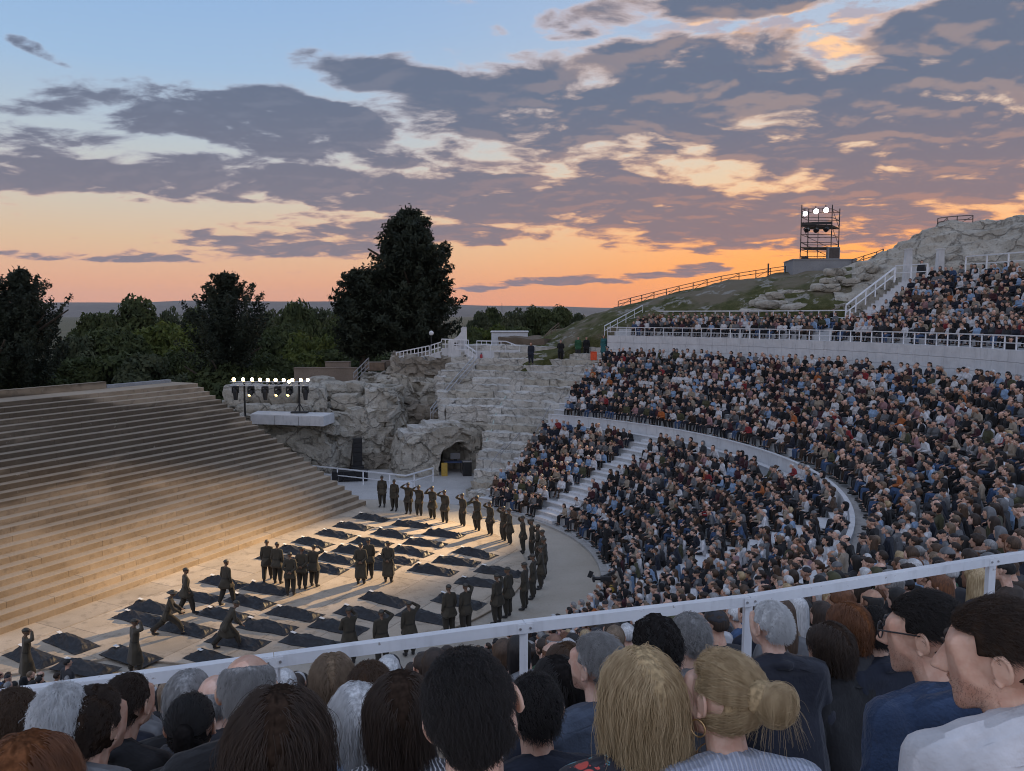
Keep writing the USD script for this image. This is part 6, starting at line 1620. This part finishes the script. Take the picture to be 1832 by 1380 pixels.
def hero(px, py, d, yaw, style, hc, top, label, x):
    b = seated(arms=x.get('arms', 'lap'), lean=x.get('lean', 14), hr=x.get('hr', (0, 0, 0)), edge=.015 if x.get('stubble') or style == 'bun' else .024 if d < 2.25 else .042, it=4, hn=14, collar=x.get('collar', False), hood=x.get('hood', False), wide=x.get('wide', 1.04), shrug=x.get('shrug', .03))
    hp = EYE + ray(px, py) * d
    tp = b['top']; nv_ = np.array(tp.vertex_normals); tv = np.array(tp.vertices)                 # folds in the cloth
    w_ = tv * (9, 9, 6) + px * .37; fold = np.abs(meshkit.fbm(w_ + 1.5 * (meshkit.fbm(w_ * .6, 2, 7)[:, None]), 3, int(px) % 50) - .5)
    tp.vertices = tv + nv_ * (.012 * (.22 - fold) / .22 * np.clip(1, 0, 1) - .004)[:, None]
    hc_l = b['HM'][:3, 3]; c, s = math.cos(math.radians(yaw)), math.sin(math.radians(yaw))
    base = hp - np.array([c * hc_l[0] - s * hc_l[1], s * hc_l[0] + c * hc_l[1], hc_l[2] + .02])
    t = thing('person', label, 'person', base, yaw)
    obj('body', b['body'], SKIN[x.get('sk', 0)], t, smooth=60)
    vol = x.get('vol', 1.0); h = hair_shape(style, int(px) % 90, 5 if d < 2.3 else 4, L=x['L'] - .09 if style == 'long' else .18, vol=vol * (.4 if style == 'bun' else .75 if style in ('short', 'curly') else .85)); h.apply_transform(b['HM'])
    hm = obj('hair', h, HAIRB[hc], t, smooth=True)
    S = strands(style, int(x['n'] * 1.5), x['L'], int(px), x.get('lift', (1.01, 1.06) if style == 'bun' else (1.015, 1.09) if style in ('short', 'balding', 'bun', 'pony', 'bald') else (1.10, 1.30)), wave={'curly': .07, 'long': .011, 'bun': .012}.get(style, .013), bun=x.get('bun'))
    if style == 'bun':
        g = np.random.default_rng(3); n = 3200; bc = np.array(x['bun']) + (0, -.022, 0); u = g.normal(size=(n, 3)); u /= np.linalg.norm(u, axis=1, keepdims=True); w = np.cross(u, g.normal(size=(n, 3)) * .35 + (0, 1, 0)); w /= np.linalg.norm(w, axis=1, keepdims=True)
        r_ = (.036 + .022 * meshkit.noise(u * 2.3 + 4) + g.uniform(-.006, .008, n))[:, None]; A = np.linspace(0, 1, 9)[None, :, None] * g.uniform(1.4, 3.2, n)[:, None, None]
        B = bc + (u[:, None] * np.cos(A) + w[:, None] * np.sin(A)) * r_[:, None] * (1, .85, .95)
        m_ = 160; e = g.normal(size=(m_, 3)); e /= np.linalg.norm(e, axis=1, keepdims=True); q = np.linspace(0, 1, 9)[None, :, None]
        E_ = bc + e[:, None] * (.035 + .055 * q * g.uniform(.4, 1, m_)[:, None, None]) + np.array([0, -.1, -.9]) * (q ** 2) * .06 + np.sin(q * 5 + e[:, None, :1] * 9) * .006
        S = np.concatenate([S, B]); Mt_ = b['HM']; E2 = np.concatenate([E_[:110], strands('bun', 160, .05, 5, (1.05, 1.3), wave=.05)]); curves('loose_strands', E2 @ Mt_[:3, :3].T + Mt_[:3, 3], .0006, STRM[hc], t)
    Mt = b['HM']; S = S @ Mt[:3, :3].T + Mt[:3, 3]
    curves('hair_strands', S, .0010 * max(1, d * .62), STRM[hc], t)
    obj('jacket', b['top'], TOPM[top] if isinstance(top, str) else top, t, smooth=60); obj('trousers', b['trousers'], TOPM['charcoal' if len(label) % 2 else 'navy'], t, smooth=60); obj('shoes', b['shoes'], M['shoe'], t)
    if d < 2.7:
        e = []
        for s_ in (-1, 1): q = trimesh.creation.icosphere(2, .0125); q.apply_translation((s_ * .031, .0775, .016)); e.append(q)
        ey = {}
        for s_, q in zip((-1, 1), e): q.apply_transform(Mt); ey[s_] = obj('eye', q, M['paper'], t, smooth=True)
        for s_ in (-1, 1): q = trimesh.creation.icosphere(2, .0058); q.apply_translation((s_ * .031, .0865, .016)); q.apply_transform(Mt); obj('iris', q, M['glass_black'], ey[s_], smooth=True)
        for s_ in (-1, 1):
            q = join(limb([((s_ * .016, .096, .038), .0035), ((s_ * .032, .094, .043), .004), ((s_ * .05, .078, .038), .0025)], 6)); q.apply_transform(Mt); obj('eyebrow', q, HAIRM[hc], t)
    if x.get('stubble'):
        np.random.seed(4); pts, fi = trimesh.sample.sample_surface(b['body'], 90000, seed=4); Mi = np.linalg.inv(Mt); q = pts @ Mi[:3, :3].T + Mi[:3, 3]; nn = b['body'].face_normals[fi]
        ok = (q[:, 2] < -.028 - .35 * np.clip(.06 - q[:, 1], 0, 1) * (q[:, 1] > .03)) & (q[:, 2] > -.125) & (q[:, 1] > -.005) & (np.abs(q[:, 0]) < .075) & ~((q[:, 2] > -.07) & (q[:, 1] > .075) & (np.abs(q[:, 0]) < .03))
        pts, nn = pts[ok][:1300], nn[ok][:1300]
        curves('stubble', np.stack([pts - nn * .0005, pts + nn * .0012 + (0, 0, -.0006), pts + nn * .0018 + (0, 0, -.0016)], 1), .0004, STRM['brown'], t)
    if x.get('glasses'):
        q = [trimesh.creation.torus(.023, .0022, 24, 6) for _ in range(2)]
        for s_, m in zip((-1, 1), q): m.apply_transform(trimesh.transformations.rotation_matrix(PI / 2, (1, 0, 0))); m.apply_translation((s_ * .032, .108, .014))
        m = cat_(q + [rod((-.009, .109, .018), (.009, .109, .018), .002, 6)] + [rod((s_ * .055, .106, .02), (s_ * .087, -.01, .026), .0024, 6) for s_ in (-1, 1)]); m.apply_transform(Mt); obj('glasses', m, M['glass_black'], t, smooth=True)
    if x.get('earring'):
        for s_ in (-1, 1): m = trimesh.creation.torus(.021, .0022, 26, 6); m.apply_transform(rotm(ry=90, rz=12)); m.apply_translation((s_ * .083, -.004, -.058)); m.apply_transform(Mt); obj('hoop_earring', m, M['gold'], t, smooth=True)
    if x.get('necklace'):
        nk = (Mt @ V(0, -.03, -.15, 1))[:3]; m = trimesh.creation.torus(.074, .002, 40, 5); m.apply_transform(rotm(rx=14, at=nk)); obj('necklace', m, M['gold'], t, smooth=True)
    if x.get('strap'):
        obj('bag_strap', beam((-.10, -.115, .54), (.06, -.135, .20), .028, .006, (0, 1, 0)), M['steel'], t)
    return t


for h_ in HERO: hero(*h_)

# ------------------------------------------------------------------ the audience
slots = []                                                               # (x, y, z, tier, row)
def fill(tier_, radii, z0, dz, a0, a1, gaps, sp=.49, skip=.02):
    for k, r in enumerate(radii):
        R = r + .24; da = math.degrees(sp / R); n = int((a1 - a0) / da)
        for j in range(n):
            a = a0 + (j + .5) * da + float(rg.normal(0, .17)) * da
            if any(abs(a - g_) < math.degrees(w / R) for g_, w in gaps) or rg.random() < skip: continue
            if tier_ == 'lower' and k == 10 and a > 2: continue
            p = polar(R + float(rg.normal(0, .06)), a, z0 + dz * k + .04); slots.append((*p, tier_, k))


gl = [(35, 1.0), (-17, .62), (-66, .8)]
fill('lower', LOW['r'], LOW['z'], .35, -112, A_END - .6, gl)
fill('upper', UP['r'], UP['z'], .36, -112, A_END - .5, [(-45, .6)])
fill('top', TL['r'], TL['z'], .2, -8, A_END - 2, [(29.2, .7)], .50)
fill('top', TR['r'], TR['z'], .42, -8, 26.8, [], .50)
VIEW = []
for s_ in slots:
    q = np.array(s_[:3]) - EYE + (0, 0, .5)
    f = q[1] * math.cos(PITCH) - q[2] * math.sin(PITCH)
    if f < 1: continue
    px, py = CX + F * q[0] / f, CY - F * (q[2] * math.cos(PITCH) + q[1] * math.sin(PITCH)) / f
    if -70 < px < 1900 and py < 1450: VIEW.append((f, px, py, *s_))
VIEW.sort(key=lambda s: s[0])
NEAR_N = 262
near_, far_ = VIEW[:NEAR_N], VIEW[NEAR_N:]
zone_w = lambda px: 'before rail post one' if px < 490 else 'past rail post one' if px < 937 else 'past rail post two' if px < 1338 else 'past rail post three' if px < 1773 else 'past rail post four'
import collections
count = collections.Counter(); order = {}
byrow = collections.defaultdict(list)
for i, v_ in enumerate(near_): byrow[(zone_w(v_[1]), v_[6], v_[7])].append((v_[1], i))
for k2, l in byrow.items():
    for r_, (_, i) in enumerate(sorted(l)): order[i] = (r_ + 1)
NC = []
nth = ['first', 'second', 'third', 'fourth', 'fifth', 'sixth', 'seventh', 'eighth', 'ninth', 'tenth', 'eleventh', 'twelfth', 'thirteenth', 'fourteenth', 'fifteenth', 'sixteenth', 'seventeenth', 'eighteenth', 'nineteenth', 'twentieth']
N_CLASS = 66
SHADES = {}
for i, v_ in enumerate(near_):
    x, y, z, tr_, row = v_[3:]
    yaw = face_to((x, y), SC) + float(rg.normal(0, 9)); p = (x, y, z)
    ci = i if i < N_CLASS else int(rg.integers(N_CLASS))
    while i >= N_CLASS and any((c_, tr_, row) in SHADES for c_ in range(N_CLASS) if NC[c_][1:3] == NC[ci][1:3]): ci = int(rg.integers(N_CLASS))
    SHADES[(ci, tr_, row)] = 1
    if i < N_CLASS:
        style = STYLES[i % len(STYLES)]; hc = pick(HAIRW) if style not in ('beanie', 'cap', 'hood') else ('grey', 'charcoal', 'black', 'dark brown', 'charcoal', 'navy')[int(rg.integers(6))]; top_ = pick(TOPW)
        if style == 'hood': hc = top_ = ('charcoal', 'black', 'olive', 'dark brown')[i % 4]
        d_ = (f'{hc} {style}' if style in ('beanie', 'cap', 'hood') else f'bald' if style == 'bald' else f"{STY_W[style]} {hc} hair"); NC.append([None, d_, top_, style, hc])
    d_, top_ = NC[ci][1], NC[ci][2]
    lab = f"{top_} top, {d_}, {tr_} tier row {row + 1}, {ordinal(min(order[i], 40))} {zone_w(v_[1])}"
    if len(lab.split()) > 16: lab = lab.replace(' top,', ',', 1)
    if len(lab.split()) > 16: lab = lab.replace(' tier row', ' row', 1)
    if i < N_CLASS:
        t = thing('person', lab, 'person', p, yaw, 'seated audience beyond the front rail', s=float(rg.uniform(.94, 1.05)))
        pi_ = int(rg.integers(len(POSES))); person_parts(t, near_bodies[pi_], style, hc, top_, TROU[int(rg.integers(6))], SKIN[int(rg.choice(4, p=[.42, .4, .15, .03]))]); NC[ci][0] = t
    else:
        copy_of(NC[ci][0], p, yaw, float(rg.uniform(.94, 1.05)), lab, 'person', 'seated audience beyond the front rail', name='person')

# the rest of the audience: one instanced mass
pi = UsdGeom.PointInstancer.Define(stage, '/World/distant_audience'); tag(pi.GetPrim(), 'distant seated audience filling the tiers across the theatre', 'crowd', kind='stuff')
protos_p = []
for i in range(72):
    r_ = UsdGeom.Xform.Define(stage, f'/World/distant_audience/spectator_{i:03d}').GetPrim()
    style = STYLES[i % len(STYLES)]; hc = pick(HAIRW) if style not in ('beanie', 'cap', 'hood') else ('grey', 'charcoal', 'black', 'dark brown')[i % 4]
    person_parts(r_, far_bodies[i % 6], style, hc, pick(TOPW), TROU[int(rg.integers(6))], SKIN[int(rg.choice(4, p=[.42, .4, .15, .03]))], near=False); protos_p.append(r_.GetPath())
pi.CreatePrototypesRel().SetTargets(protos_p)
idx, pos_, ori, scl = [], [], [], []
for v_ in far_:
    x, y, z = v_[3:6]; yaw = math.radians(face_to((x, y), SC) + float(rg.normal(0, 13)))
    idx.append(int(rg.integers(72))); pos_.append(Gf.Vec3f(x, y, z)); q_ = trimesh.transformations.quaternion_from_euler(*np.radians((rg.normal(0, 5), rg.normal(0, 5), math.degrees(yaw)))); ori.append(Gf.Quath(*map(float, q_))); s_ = float(rg.uniform(.86, 1.06)); scl.append(Gf.Vec3f(s_, s_, s_))
pi.CreateProtoIndicesAttr(idx); pi.CreatePositionsAttr(pos_); pi.CreateOrientationsAttr(ori); pi.CreateScalesAttr(scl)

# ------------------------------------------------------------------ light thrown by the stage lamps
WARM = (1.0, .69, .36)
XC = UsdGeom.XformCache()
def beam_light(nm, tg, I, cone, off, drop=0.0, soft=.6):
    t = stage.GetPrimAtPath('/World/' + nm); b0 = np.array(XC.GetLocalToWorldTransform(t).ExtractTranslation()) + (0, 0, -drop)
    d = np.array(tg) - b0; d /= np.linalg.norm(d)
    spot(str(t.GetPath()) + '/beam', V(0, 0, -drop) + d * off, V(0, 0, -drop) + d * 9, WARM, I, cone, r=.15, soft=soft)


beam_light('tower_lamp', (-16.5, 36.5, 1.6), 13000, 6.6, .55, soft=.9)
beam_light('tower_lamp_001', (-10.0, 34.0, .2), 30000, 9.0, .55, soft=.9)
beam_light('tower_lamp_002', (-7.0, 37.0, 0), 25000, 7.6, .55, soft=.9)

# ------------------------------------------------------------------ the air
hz = G(); hv_ = hz.node('principled_volume', 'volume', color=(.78, .80, .90), density=2.2e-5, anisotropy=0.2)
air = usdkit.material(stage, '/World/Looks/air', hz.n, hz.l, volume=hv_)
tag(obj('haze', bx(-16000, 16000, -600, 15600, -12, 470), air), kind='stuff')
